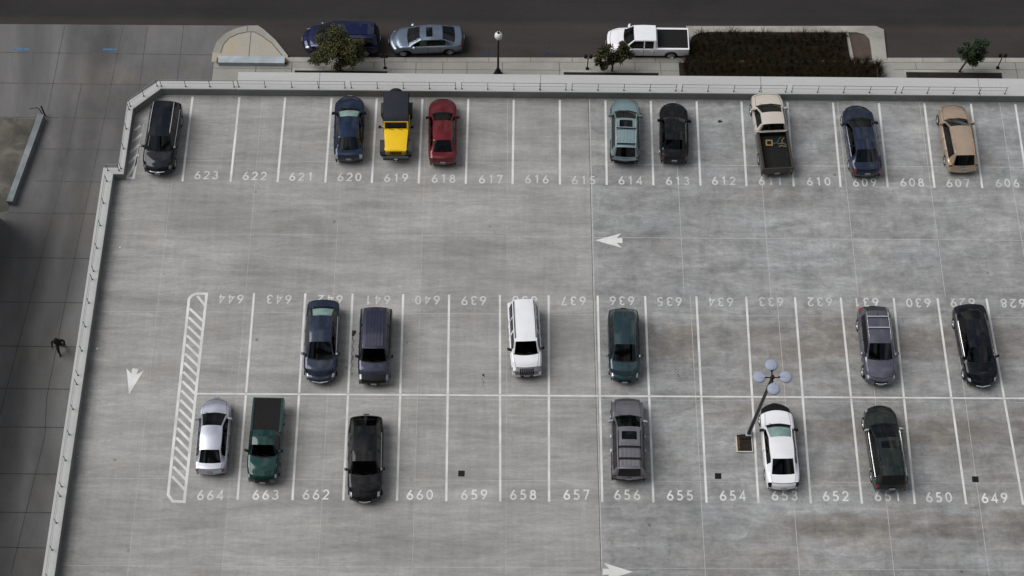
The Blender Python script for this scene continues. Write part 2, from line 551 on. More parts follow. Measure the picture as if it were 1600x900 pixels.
# pavement joints
jy = [67.1, 64.69, 62.08, 59.71, 57.35, 55.04, 51.9, 48.87, 45.93, 43.19, 40.76, 37.88, 35.56, 33.49, 31.2]
jl = []
for y in jy:
    x0 = -32.5 if y > 62 else (-28.2 if y > 55.5 else -29.6)
    jl.append(strip(x0, y, -17.98 if y > 60.5 else -21.4, y - .05, 0.055))
for pts in ([(-27.85, 69.25), (-28.1, 62.5)], [(-24.06, 69.2), (-24.6, 59.7), (-25.3, 48.9), (-25.6, 42.6), (-25.4, 40.2), (-26.2, 32)],
            [(-22.49, 69.3), (-22.5, 60.5)], [(-20.12, 69.4), (-20.15, 60.6)], [(-26.2, 64.7), (-26.6, 57.0), (-27.5, 48.1), (-28.1, 42.0), (-28.5, 38)]):
    jl += ribbon(pts, 0.045)
flat('driveway_joints', jl, Z0 + 0.004, MAT['joint_dark'], 'structure')
sj = [strip(x, 60.6, x, kb(x) - .03, 0.035) for x in (-15.18, -12.88, -10.33, -7.6, -4.89, -3.16, -1.6, .68, 4.36, 9.25, 10.9, 20.4, 27.5, 31.2, 34)]
sj += [strip(-17.9, 66.0, 12.2, 66.12, 0.03), strip(26, 66.4, 40, 66.5, 0.03)]
flat('sidewalk_joints', sj, Z0 + 0.008, MAT['joint_dark'], 'structure')
kj = [strip(x, kb(x) + .02, x, kb(x) + .35, .03) for x in (-11, -8.3, -5.6, -2.9, -.2, 2.5, 5.2, 7.9, 10.6, 28, 30.7, 33.4)]
flat('kerb_joints', kj, Z0 + 0.016, MAT['joint_dark'], 'structure')
flat('corner_joints', jd + [strip(-15.7, 66.9, -15.7, 68.9, .035), strip(-15.96, 68.93, -15.96, 69.4, .035)], Z0 + 0.022, MAT['joint_dark'], 'structure')
# utility marks sprayed in blue
for i, (x0, x1, y, zz, lab) in enumerate(((-30.9, -29.9, 67.36, Z0, 'long faded blue utility paint mark on the driveway apron near the frame edge'),
                                      (-25.15, -24.2, 67.4, Z0, 'short bright blue utility paint mark on the middle of the driveway apron'),
                                      (-.77, .35, 67.46, ZST, 'dull blue utility paint mark on the asphalt beside the globe street lamp'),
                                      (3.2, 4.1, 67.5, ZST, 'dull blue utility paint mark on the asphalt left of the white pickup'))):
    mb = MB()
    n = 7
    for k in range(n):
        a, b2 = x0 + (x1 - x0) * k / n, x0 + (x1 - x0) * (k + 1) / n
        h0, h1 = .05 + .03 * random.random(), .05 + .03 * random.random()
        mb.face([(a, y - h0, zz + .006), (b2, y - h1, zz + .006), (b2, y + h1, zz + .006), (a, y + h0, zz + .006)])
    tag(mb.build('paint_mark', MAT['bluepaint'] if zz == Z0 else MAT['bluefaded']), lab, 'paint mark', 'blue utility paint marks')

# planting bed with its kerb in the street
bc_o = [(12.66, 66.98), (12.70, 69.71), (13.3, 69.73), (25.70, 69.87), (25.66, 66.98)]
mb = MB()
ring_o = [(12.70, 68.2), (12.72, 69.0), (12.72, 69.72), (14.1, 69.73), (19, 69.79), (24.2, 69.86), (25.2, 69.87), (25.70, 69.6), (25.68, 68.6), (25.66, 67.0)]
ring_i = [(12.86, 68.2), (13.05, 68.86), (13.5, 69.14), (14.1, 69.26), (19, 69.30), (23.9, 69.34), (24.4, 69.20), (24.68, 68.85), (24.72, 68.3), (24.72, 67.0)]
for k in range(len(ring_o) - 1):
    mb.prism([ring_o[k], ring_i[k], ring_i[k + 1], ring_o[k + 1]], ZST - .02, Z0 + .02)
mb.prism([(23.30, 67.1), (23.52, 67.1), (23.36, 69.28), (23.20, 69.28)], ZST, Z0 + .03)
mb.prism([(12.6, 66.82), (25.7, 66.96), (25.7, 67.1), (12.6, 66.96)], ZST, Z0 + .025)
mb.build('bed_kerb', MAT['kerb'])['kind'] = 'structure'
flat('bed_soil', [ring_i[:6] + [(23.30, 69.3), (23.40, 67.06), (12.86, 66.94)]], ZST + .06, MAT['dirt'], 'structure')
flat('bed_mulch', [[(23.44, 67.06), (24.72, 67.06), (24.72, 68.3), (24.68, 68.85), (24.4, 69.2), (23.9, 69.34), (23.34, 69.3)]], ZST + .07, MAT['mulch'], 'structure')
flat('lower_bed_soil', [[(12.1, 61), (24.9, 61), (24.9, 66.86), (12.1, 66.76)]], Z0 + .012, MAT['dirt'], 'structure')

# ------------------------------------------------------------------ deck
def wx(y):      # west wall's inner foot
    return -21.66 - (53.5 - y) * 0.0137
inner = [(wx(6), 6), (wx(53.5), 53.5), (-21.07, 53.5), (-21.0, 58.0), (-19.5, 59.47), (62, 59.52), (62, 6)]
outer_lo = [(wx(6) - .66, 6), (wx(53.9) - .64, 53.92), (-21.44, 53.92), (-21.38, 58.5), (-19.72, 60.0), (-15.05, 60.05), (-15.05, 60.70), (62, 60.76), (62, 6)]
flat('parking_deck', [inner], 0.0, MAT['deck'], 'structure')
WH = 0.62
g = empty('parking_garage', (0, 0, 0))
tag(g, 'grey concrete parking garage with a low parapet around its open roof deck', 'parking garage')
mb = MB()
W_in = [(wx(6), 6), (wx(53.5), 53.5), (-21.07, 53.5), (-21.0, 58.0), (-19.5, 59.47), (-15.05, 59.48)]
W_out = [(wx(6) - .64, 6), (wx(53.9) - .62, 53.92), (-21.44, 53.92), (-21.38, 58.5), (-19.72, 60.0), (-15.05, 60.03)]
for k in range(len(W_in) - 1):
    mb.prism([W_out[k], W_in[k], W_in[k + 1], W_out[k + 1]], -1.2, WH)
mb.build('parapet', MAT['parapet'], g, bevel=0.012)
mb = MB()       # darker inner face of the wall below the pale coping
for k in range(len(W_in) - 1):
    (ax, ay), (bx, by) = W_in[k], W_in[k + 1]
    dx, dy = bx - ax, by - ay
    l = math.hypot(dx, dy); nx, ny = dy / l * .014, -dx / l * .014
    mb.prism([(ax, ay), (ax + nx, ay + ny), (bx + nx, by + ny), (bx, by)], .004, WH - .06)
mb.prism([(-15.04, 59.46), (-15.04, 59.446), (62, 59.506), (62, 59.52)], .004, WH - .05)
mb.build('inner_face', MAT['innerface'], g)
mb = MB()
mb.prism([(-15.04, 59.46), (62, 59.52), (62, 60.76), (-15.04, 60.70)], -1.2, WH + .012)
mb.build('broad_parapet', MAT['parapet'], g, bevel=0.012)
# joints across the coping
mb = MB()
for x in (-10.2, 2.9, 16, 29):
    mb = MB(); mb.box(x - .012, x + .012, 59.47, 60.69, WH + .013, WH + .017)
    mb.build('coping_joint', MAT['joint_dark'], g)
# facade below
mb = MB()
mb.prism([(wx(6) + .9, 6.4), (wx(53) + .9, 52.9), (-20.2, 57.6), (-19.1, 58.7), (61.4, 58.7), (61.4, 6.4)], Z0 - .1, -0.35)
mb.build('dark_interior', simple('garage_interior', (0.03, 0.03, 0.03), 0.9), g)
mb = MB()
for y in np.arange(9, 53, 7.2):
    mb = MB(); mb.box(wx(y) - .5, wx(y) + .4, y - .4, y + .4, Z0 - .1, -1.21); mb.build('column', MAT['facade'], g)
for x in np.arange(-18, 62, 8.0):
    mb = MB(); mb.box(x - .4, x + .4, 59.0, 60.2, Z0 - .1, -1.21); mb.build('column', MAT['facade'], g)
mb = MB()
mb.prism([(wx(6) - .5, 6), (wx(6), 6), (wx(53.5), 53.5), (wx(53.5) - .5, 53.7)], Z0 - .1, Z0 + 1.1)
mb.prism([(-19.5, 59.2), (62, 59.2), (62, 59.9), (-19.5, 59.9)], Z0 - .1, Z0 + 1.1)
mb.build('base_wall', MAT['facade'], g)

# joints on the deck
dj = [strip(5.82, 59.45, 5.80, 46.2, .04), strip(5.80, 46.2, 5.97, 6, .04)]
for y, x0, x1 in ((54.83, 5.9, 45), (49.9, 5.9, 45), (44.92, -21.4, 45), (39.72, -21.5, 45), (35.0, -21.6, 45), (30.19, -21.7, 45), (54.83, -19, 5.7), (49.9, -21.4, 5.7)):
    wd = .028 if x0 > 0 else .016
    dj.append(strip(x0, y, x1, y + .06, wd))
for x in (10.85, 15.71, 20.6, 25.5, 30.3):
    wd = .028
    dj.append(strip(x, 59.4, x, 46.2, wd)); dj.append(strip(x + .33, 46.2, x + .33, 8, wd))
for x in (.95, -3.86, -8.7, -13.6, -18.4):
    dj.append(strip(x, 59.4, x - .05, 8, .014))
flat('deck_joints', dj, 0.003, MAT['joint_light'], 'structure')
flat('deck_joint_seam', [strip(5.75, 59.45, 5.75, 46.2, .028), strip(5.75, 46.2, 5.91, 6, .028)], 0.0032, MAT['joint_dark'], 'structure')  # dark seam beside the pale joint line

# painted stall lines
LA = [(-17.75), -14.98, -12.27, -9.52, -6.84, -4.13, -1.41, 1.29, 4.03, 6.74, 9.44, 12.17, 14.84, 17.58, 20.3, 23.04, 25.76, 28.54, 31.2]
LB = [-13.14, -10.29, -7.66, -4.84, -2.28, 0.55, 3.27, 6.01, 8.66, 11.53, 14.32, 17.05, 19.61, 22.58, 25.04, 27.79, 30.6]
LC = [-13.13, -10.26, -7.6, -4.79, -2.21, .62, 3.18, 5.97, 8.66, 11.45, 14.18, 16.94, 19.63, 22.42, 25.13, 28.14, 30.9]
lines = []
for x in LA:
    lines.append(strip(x + .03, 59.33, x - .04, 53.42, .125))
for a, c in zip(LB, LC):
    m_ = (a + c) / 2
    lines.append(strip(a, 46.14, m_, 40.035, .12))
    lines.append(strip(m_, 39.925, c, 33.84, .12))
lines.append(strip(-15.86, 39.94, 40, 40.02, .09))
flat('parking_lines', lines, 0.005, MAT['line'], 'structure')

# hatched islands
def hatched(name, outline, hatch, label):
    mb = MB()
    for q in ribbon(outline, .15, True):
        mb.face([(x, y, .006) for x, y in q])
    for h in hatch:
        mb.face([(x, y, .0075) for x, y in strip(*h, .14)])
    o = mb.build(name, MAT['line'])
    return tag(o, label, 'floor marking')
hs = []
for k in range(22):
    y = 45.6 - k * .555
    xl, xr = -16.62 - .04 * (k / 21), -15.80 - .08 * (k / 21)
    if k == 0:
        hs.append((-16.28, 45.93, xr, 45.32))
    else:
        hs.append((xl, y + .08, xr, y - .72))
hs = [h for h in hs if h[3] > 33.8]
hatched('hatched_island', [(-16.34, 46.07), (-15.77, 46.07), (-15.84, 40), (-15.90, 33.72), (-16.50, 33.74), (-16.78, 34.1), (-16.75, 40), (-16.72, 45.75), (-16.56, 45.97)], hs,
        'long white hatched island along the end of the double stall row')
hatched('hatched_corner', [(-20.40, 57.4), (-20.62, 53.62), (-21.0, 53.62), (-20.62, 54.55)],
        [(-21.0, 54.62, -20.52, 55.25), (-20.98, 55.35, -20.50, 55.95), (-20.95, 56.1, -20.45, 56.65), (-20.9, 56.9, -20.6, 57.25)],
        'small worn white hatched corner between the black SUV and the parapet')

# arrows
def arrow(tip, dirv, label, length=1.55):
    d = Vector(dirv).normalized(); n = Vector((-d.y, d.x))
    P2 = lambda a, b: tuple(Vector(tip) - d * a * length + n * b)
    pts = [P2(0, 0), P2(.97, .48), P2(.78, .15), P2(1.0, .165), P2(1.0, -.165), P2(.78, -.15), P2(.97, -.48)]
    mb = MB()
    mb.face([(*pts[0], .006), (*pts[1], .006), (*pts[2], .006)])
    mb.face([(*pts[0], .006), (*pts[2], .006), (*pts[5], .006)])
    mb.face([(*pts[2], .006), (*pts[3], .006), (*pts[4], .006), (*pts[5], .006)])
    mb.face([(*pts[0], .006), (*pts[5], .006), (*pts[6], .006)])
    tag(mb.build('painted_arrow', MAT['line']), label, 'arrow', 'white arrows painted on the deck')
arrow((5.95, 49.71), (-1, 0), 'white painted arrow pointing left in the upper driving aisle')
arrow((-19.43, 39.88), (-.12, -1), 'white painted arrow pointing down beside the hatched island')
arrow((7.46, 30.02), (1, 0), 'white painted arrow pointing right at the bottom edge of the frame')

# numbers
def arc(cx, cy_, rx, ry, a0, a1, n=14):
    return [(cx + rx * math.cos(R(a0 + (a1 - a0) * k / n)), cy_ + ry * math.sin(R(a0 + (a1 - a0) * k / n))) for k in range(n + 1)]
DIG = {
    '0': [(arc(.31, .5, .24, .43, 0, 360, 22)[:-1], True)],
    '1': [([(.16, .80), (.36, .93), (.36, 0)], False)],
    '2': [(arc(.31, .68, .23, .25, 170, -35, 12) + [(.08, .06), (.56, .06)], False)],
    '3': [(arc(.29, .71, .19, .21, 155, -90, 11), False), (arc(.28, .28, .24, .23, 90, -160, 12), False)],
    '4': [([(.44, 0), (.44, .92), (.06, .27), (.38, .27)], False), ([(.50, .27), (.6, .27)], False)],
    '5': [([(.52, .93), (.19, .93), (.14, .56)] + arc(.28, .31, .25, .26, 100, -145, 12), False)],
    '6': [(arc(.31, .29, .24, .24, 0, 360, 20)[:-1], True), ([(.43, .96), (.22, .66), (.075, .36)], False)],
    '7': [([(.04, .93), (.53, .93), (.20, 0)], False)],
    '8': [(arc(.31, .72, .18, .19, 0, 360, 18)[:-1], True), (arc(.31, .28, .235, .235, 0, 360, 20)[:-1], True)],
    '9': [(arc(.31, .71, .24, .24, 0, 360, 20)[:-1], True), ([(.19, .04), (.40, .34), (.545, .64)], False)],
}
def number(txt, x, y, flip, label, mat):
    mb = MB(); h = .56; z = .006
    for k, ch in enumerate(txt):
        ox = (k - 1) * .515 - .31 * h
        for pts, closed in DIG[ch]:
            for q in ribbon(pts, .155, closed):
                P2 = [((ox + a * h), (b - .5) * h) for a, b in q]
                if flip: P2 = [(-a, -b) for a, b in P2]
                mb.face([(x + a, y + b, z) for a, b in P2])
            z += .0012
    tag(mb.build('stall_number', mat), label, 'stall number', 'stall numbers painted on the deck')

ROW_A = {623: (-16.43, 53.86), 622: (-13.65, 53.83), 621: (-10.96, 53.81), 620: (-8.18, 53.81), 619: (-5.48, 53.78), 618: (-2.74, 53.76), 617: (-0.00, 53.74), 616: (2.66, 53.77), 615: (5.37, 53.73), 614: (8.08, 53.74), 613: (10.83, 53.74), 612: (13.50, 53.77), 611: (16.22, 53.78), 610: (19.01, 53.78), 609: (21.69, 53.74), 608: (24.45, 53.77), 607: (27.13, 53.75), 606: (30.00, 53.78)}
ROW_B = {644: (-14.39, 45.74), 643: (-11.73, 45.74), 642: (-8.89, 45.75), 641: (-6.24, 45.76), 640: (-3.48, 45.77), 639: (-0.90, 45.76), 638: (1.94, 45.78), 637: (4.65, 45.78), 636: (7.36, 45.81), 635: (10.01, 45.79), 634: (12.88, 45.79), 633: (15.69, 45.82), 632: (18.42, 45.84), 631: (21.02, 45.84), 630: (23.94, 45.83), 629: (26.42, 45.87), 628: (29.25, 45.85)}
ROW_C = {664: (-14.56, 34.10), 663: (-11.67, 34.14), 662: (-9.04, 34.17), 660: (-3.60, 34.19), 659: (-0.75, 34.21), 658: (1.82, 34.23), 657: (4.63, 34.25), 656: (7.29, 34.26), 655: (10.07, 34.25), 654: (12.85, 34.25), 653: (15.59, 34.28), 652: (18.28, 34.26), 651: (21.03, 34.28), 650: (23.73, 34.23), 649: (26.67, 34.21)}
def num_labels(row, where, flip, mat):
    for n, (x, y) in row.items():
        number(str(n), x, y, flip, where % n, mat)
num_labels(ROW_A, 'white stall number %d painted in the far row of stalls by the parapet', False, MAT['number'])
num_labels(ROW_B, 'white stall number %d painted upside down along the middle row', True, MAT['number'])
num_labels(ROW_C, 'white stall number %d painted along the nearest row of stalls', False, MAT['line'])

# ================================================================== VEHICLES
def paint(name, col, metal=0.25, rough=0.32, coat=0.85):
    m, t, b = mat_new(name)
    v = remap(t, noise(t, 1.3, 5, 0.6), 0.3, 0.7, 0.94, 1.05)
    dust = remap(t, noise(t, 2.2, 6, 0.65), 0.45, 0.75, 0.0, 0.018)
    L(t, mixc(t, dust, scalec(t, col, v), (0.25, 0.24, 0.22)), b.inputs['Base Color'])
    b.inputs['Metallic'].default_value = metal
    L(t, remap(t, noise(t, 3.0, 4), 0.3, 0.7, rough - .05, rough + .08), b.inputs['Roughness'])
    b.inputs['Specular IOR Level'].default_value = 0.12
    b.inputs['Coat Weight'].default_value = coat
    b.inputs['Coat IOR'].default_value = 1.48
    L(t, remap(t, noise(t, 2.5, 5), 0.3, 0.7, 0.02, 0.08), b.inputs['Coat Roughness'])
    bp = N(t, 'ShaderNodeBump')
    bp.inputs['Strength'].default_value = 0.035
    bp.inputs['Distance'].default_value = 0.05
    L(t, noise(t, 3.5, 2), bp.inputs['Height'])
    L(t, bp.outputs[0], b.inputs['Coat Normal'])
    return m

def glass(name, tint, refl=1.0):
    m, t, b = mat_new(name)
    t.nodes.remove(b)
    o = t.nodes['Material Output']
    tr = N(t, 'ShaderNodeBsdfTransparent'); tr.inputs['Color'].default_value = (*tint, 1)
    gl = N(t, 'ShaderNodeBsdfGlossy'); gl.inputs['Roughness'].default_value = 0.03
    gl.inputs['Color'].default_value = (refl, refl, refl, 1)
    fr = N(t, 'ShaderNodeFresnel'); fr.inputs['IOR'].default_value = 1.52
    mxs = N(t, 'ShaderNodeMixShader')
    L(t, fr.outputs[0], mxs.inputs[0]); L(t, tr.outputs[0], mxs.inputs[1]); L(t, gl.outputs[0], mxs.inputs[2])
    L(t, mxs.outputs[0], o.inputs[0])
    return m

GLASS = glass('clear_green_glass', (0.36, 0.46, 0.43))
CLEARGLASS = glass('clear_glass', (0.82, 0.90, 0.88))
DARKGLASS = glass('tinted_glass', (0.03, 0.034, 0.037), 0.8)
TRIM = simple('black_trim', (0.007, 0.007, 0.008), 0.5)
UNDER = simple('underbody', (0.008, 0.008, 0.008), 0.9)
CHROME = simple('chrome_trim', (0.62, 0.63, 0.65), 0.16, 1.0, var=0.03)
SILVER = simple('silver_rail', (0.50, 0.51, 0.53), 0.35, 0.6, var=0.04)
LENS = simple('headlamp_lens', (0.40, 0.43, 0.45), 0.12, 0.4, coat=1.0, var=0.25, vscale=14)
DARKLENS = simple('smoked_headlamp_lens', (0.16, 0.17, 0.18), 0.12, 0.4, coat=1.0, var=0.35, vscale=14)
RED = simple('tail_lamp_red', (0.22, 0.012, 0.010), 0.2, coat=1.0)
DARKRED = simple('tail_lamp_dark_red', (0.07, 0.008, 0.008), 0.2, coat=1.0)
TYRE = simple('tyre_rubber', (0.016, 0.016, 0.017), 0.8)
RIM = simple('alloy_rim', (0.45, 0.46, 0.48), 0.3, 0.8)
PLATE = simple('number_plate', (0.27, 0.29, 0.32), 0.5, var=0.2, vscale=20)
SEATD = simple('seat_dark', (0.035, 0.034, 0.035), 0.8)
SEATT = simple('seat_tan', (0.16, 0.145, 0.125), 0.8)
DASH = simple('dashboard', (0.022, 0.022, 0.024), 0.7)
SHADE = simple('sun_shade_and_glint_foil', (0.52, 0.61, 0.60), 0.4, 0.0, var=0.25, vscale=3)  # foil of the sun shades, also of the added rear reflection panel
BEDLINER = simple('bed_liner', (0.010, 0.010, 0.010), 0.8, var=0.3)

def pchip(T, V, tq):
    """monotone cubic through rows V at T"""
    n = len(T)
    h = np.diff(T)[:, None]; d = np.diff(V, axis=0) / h
    mm = np.zeros_like(V)
    mm[0], mm[-1] = d[0], d[-1]
    for i in range(1, n - 1):
        a, b = d[i - 1], d[i]
        w1, w2 = 2 * h[i] + h[i - 1], h[i] + 2 * h[i - 1]
        ok = a * b > 0
        with np.errstate(divide='ignore', invalid='ignore'):
            mm[i] = np.where(ok, (w1 + w2) / (w1 / np.where(ok, a, 1) + w2 / np.where(ok, b, 1)), 0)
    k = np.clip(np.searchsorted(T, tq, side='right') - 1, 0, n - 2)
    s = ((tq - T[k]) / h[k, 0])[:, None]
    hh = h[k]
    return ((1 + 2 * s) * (1 - s) ** 2) * V[k] + s * (1 - s) ** 2 * hh * mm[k] + s * s * (3 - 2 * s) * V[k + 1] + s * s * (s - 1) * hh * mm[k + 1]

def key_stations(kind, Ln, W, H, Y, o):
    """rows: segment-name (of the segment that STARTS here), y, hw, zs, gw, zg, tw, ze, zt, bow, bed, sharp"""
    hw = W / 2
    S = []
    def st(seg, y, f, zs, gf, zg, tf, ze, zt, bow=0.0, bed=0.0, sharp=False):
        S.append((seg, [y, f * hw, zs, gf * hw, zg, tf * hw, ze, zt, bow, bed], sharp))
    rf, rr, cowl, hood = Y['rf'], Y['rr'], Y['cowl'], Y['hood']
    rw = o.get('roofw', .70 if kind in ('suv', 'van') else .66)
    if kind == 'pickup':
        zr, fl, cz = 1.06, (0.66 if not o.get('cover') else 1.035), 1.14
        st('rbump', .10, .90, .42, .85, .42, .80, .42, .42)
        st('rbump', .0, .93, .55, .90, .55, .80, .55, .55)
        st('tailgate', .02, .95, .62, .92, .64, .80, .65, .65, sharp=True)
        st('lip', .03, .96, zr - .03, .93, zr, .82, zr, zr, sharp=True)
        st('lipin', .09, .975, zr - .03, .945, zr, .79, zr, zr, 0, 1, True)
        st('bed', .10, .975, zr - .03, .945, zr, .79, fl, fl, 0, 1, True)
        bf = rr - .16
        st('bedwall', bf, .985, zr - .03, .95, zr, .79, fl, fl, 0, 1, True)
        st('gap', bf + .01, .985, zr - .03, .95, zr, .82, zr - .02, zr - .02, 0, 0, True)
        st('rglass', rr - .07, .985, zr - .03, .88, zr + .03, .78, zr + .05, zr + .06, 0, 0, True)
        st('roof', rr, .985, zr - .03, .89, zr + .04, rw, H * .955, H * .985, 0, 0, True)
        st('roof', (rr + rf) / 2, .99, zr - .03, .89, zr + .04, rw + .01, H * .97, H)
        st('wshield', rf, .99, zr - .03, .89, zr + .04, rw, H * .955, H * .985, .05, 0, True)
        st('cowl', cowl, .985, zr - .04, .89, cz - .04, .80, cz - .02, cz, .16, 0, True)
        st('hood', cowl + .07, .985, zr - .05, .89, cz - .05, .78, cz - .03, cz - .01, .16, 0, True)
        st('hood', (cowl + hood) / 2, .97, 1.0, .88, 1.06, .74, 1.08, 1.10, .16)
        st('nose', hood, .90, .88, .82, .92, .70, .95, .97, .17, 0, True)
        st('grille', Ln - .06, .87, .80, .80, .82, .68, .84, .85, .17)
        st('fbump', Ln - .01, .86, .60, .80, .62, .68, .62, .62, .15, 0, True)
        st('fbump', Ln, .86, .48, .80, .48, .68, .48, .48, .15)
        st('end', Ln - .08, .84, .36, .78, .36, .68, .36, .36, .15)
        return S
    if kind == 'sedan':
        zb, dz, cz, hz = .90, 1.0, .985, .72
        dk, rg = max(Y.get('deck', .1), .09), Y['rg']
        st('rbump', .10, .80, .34, .74, .34, .62, .34, .34, -.14)
        st('rbump', .01, .86, .48, .80, .48, .68, .48, .48, -.14)
        st('rface', .0, .87, .62, .81, .63, .68, .63, .63, -.14, 0, True)
        st('rface', .04, .89, .80, .82, .82, .68, .83, .84, -.13)
        st('trunk', dk, .92, .885, .83, .955, .68, .985, dz, -.12, 0, True)
        st('trunk', (dk + rg) / 2, .96, .905, .85, .96, .69, 1.0, 1.02, -.10)
        st('rglass', rg, .985, .91, .86, .965, .74, 1.0, 1.025, -.10, 0, True)
        st('roof', rr, 1.0, .905, .87, .96, rw - .03, H * .945, H * .975, -.06, 0, True)
        st('roof', (rr + rf) / 2 + .05, 1.0, .90, .87, .955, rw, H * .965, H)
        st('wshield', rf, 1.0, .895, .87, .955, rw - .02, H * .945, H * .975, .07, 0, True)
        st('cowl', cowl, .985, .885, .87, .945, .79, .965, cz, .17, 0, True)
        st('hood', cowl + .06, .985, .88, .87, .935, .76, .955, cz - .01, .17, 0, True)
        st('hood', (cowl + hood) / 2 + .1, .965, .83, .85, .88, .70, .905, .93, .18)
        st('nose', hood, .88, .665, .79, .70, .62, .72, .74, .30, 0, True)
        st('grille', Ln - .05, .84, .60, .75, .62, .60, .63, .64, .32)
        st('fbump', Ln - .01, .82, .48, .74, .48, .60, .48, .48, .32, 0, True)
        st('fbump', Ln, .81, .40, .73, .40, .60, .40, .40, .32)
        st('end', Ln - .08, .78, .27, .70, .27, .60, .27, .27, .31)
        return S
    if kind == 'wagon':
        zb, cz, hz, bz = .90, 1.0, .74, .34
    elif kind == 'van':
        zb, cz, hz, bz = .98, 1.10, .84, .36
    else:
        zb, cz, hz, bz = 1.0, 1.12, .90, .42
    hz = o.get('hoodz', hz)
    rg = max(Y.get('rg', .05), .04)
    box = o.get('boxy', 0)
    e = .97 if box else .90
    st('rbump', .08, e * .93, bz, e * .9, bz, .66, bz, bz, -.10)
    st('rbump', .0, e * .96, bz + .14, e * .92, bz + .14, .66, bz + .14, bz + .14, -.10)
    st('rface', .01, e * .97, bz + .30, e * .93, bz + .31, .68, bz + .31, bz + .31, -.10, 0, True)
    st('rglass', rg, e + .03, zb - .02, e * .95, zb + .03, .74, zb + .05, zb + .06, -.10, 0, True)
    st('roof', rr, 1.0, zb, .88, zb + .06, rw - .02, H * .945, H * .97, -.05, 0, True)
    st('roof', rr + .55, 1.0, zb, .885, zb + .06, rw, H * .968, H * .993)
    st('roof', (rr + rf) / 2 + .3, 1.0, zb - .01, .885, zb + .05, rw + .01, H * .972, H)
    st('wshield', rf, 1.0, zb - .01, .885, zb + .05, rw, H * .95, H * .978, .07, 0, True)
    st('cowl', cowl, .985, zb - .02, .88, cz - .05, .80, cz - .025, cz, .16, 0, True)
    st('hood', cowl + .06, .985, zb - .03, .88, cz - .06, .78, cz - .035, cz - .01, .16, 0, True)
    st('hood', (cowl + hood) / 2 + .1, .97, (zb + hz) / 2 - .04, .86, (cz + hz) / 2, .72, (cz + hz) / 2 + .02, (cz + hz) / 2 + .04, .17)
    nf = .93 if box else .88
    bw = .11 if box else .26
    st('nose', hood, nf, hz - .07, nf * .91, hz - .03, .66, hz, hz + .02, bw, 0, True)
    st('grille', Ln - .05, nf - .02, hz - .14, nf * .89, hz - .12, .64, hz - .11, hz - .10, bw)
    st('fbump', Ln - .01, nf - .03, hz - .32, nf * .88, hz - .31, .64, hz - .31, hz - .31, bw, 0, True)
    st('fbump', Ln, nf - .04, .46, nf * .87, .46, .64, .46, .46, bw)
    st('end', Ln - .08, nf - .07, .33, nf * .84, .33, .64, .33, .33, bw)
    return S

SF = [0, .18, .50, .80, 1.0]
SX = [.94, .985, 1.0, .992, .968]
def section(v, zb):
    y, hw, zs, gw, zg, tw, ze, zt, bow, bed = v
    zb = min(zb, zs - .012)
    P = [(hw * SX[k], zb + SF[k] * (zs - zb)) for k in range(5)]
    P.append((gw + .25 * (hw * .968 - gw), zs + .75 * (zg - zs)))
    P.append((gw, zg))
    cr = lambda x: ze + (zt - ze) * (1 - (x / tw) ** 2)
    p7 = (gw * .5 + tw * .5 + .018 * min(1, max(0, (ze - zg) / .3)), zg * .5 + ze * .5)
    p8 = (gw * .10 + tw * .90 + .006, zg * .10 + ze * .90)
    if bed > .5:
        p7 = (gw * .4 + tw * .6, zg + .004); p8 = (tw + .012, zg - .002)
    P += [p7, p8, (tw, ze)]
    x10 = max(tw - .065, tw * .8)
    P += [(x10, cr(x10)), (tw * .62, cr(tw * .62)), (tw * .3, cr(tw * .3)), (0, cr(0))]
    return [(x, y - bow * (x / hw) ** 2, z) for x, z in P]

WHEELS = {}
def wheel_mesh(r, wd):
    k = (round(r, 2), round(wd, 2))
    if k in WHEELS: return WHEELS[k]
    a = MB(); h = wd / 2
    a.lathe([(r * .66, -h), (r * .9, -h), (r * .98, -h * .7), (r, -h * .3), (r, h * .3), (r * .98, h * .7), (r * .9, h), (r * .66, h)], 24, axis='x')
    ta = a.build('tyre', TYRE, smooth=40)
    b = MB()
    b.lathe([(r * .66, -h * .9), (r * .66, h * .9), (r * .62, h * .92), (r * .58, h * .55), (.02, h * .5)], 20, axis='x')
    for q in range(6):
        an = 2 * math.pi * q / 6
        c, s = math.cos(an), math.sin(an)
        b.tube((h * .62, c * .05, s * .05), (h * .80, c * r * .62, s * r * .62), r * .09, r * .07, 5)
    b.lathe([(r * .17, h * .5), (r * .16, h * .74), (.005, h * .78)], 10, axis='x')
    tb = b.build('rim', RIM, smooth=35)
    WHEELS[k] = (ta.data, tb.data)
    bpy.data.objects.remove(ta); bpy.data.objects.remove(tb)
    return WHEELS[k]

def add_wheels(root, Ln, W, fy, ry, r, wd=.22):
    ta, tb = wheel_mesh(r, wd)
    for s in (1, -1):
        for y in (fy, ry):
            o = bpy.data.objects.new('wheel', ta); COL.objects.link(o); o.parent = root
            o.location = (s * (W / 2 - wd / 2 - .035), y, r)
            o.rotation_euler = (random.random() * 3, 0, 0 if s > 0 else math.pi)
            q = bpy.data.objects.new('rim', tb); COL.objects.link(q); q.parent = o

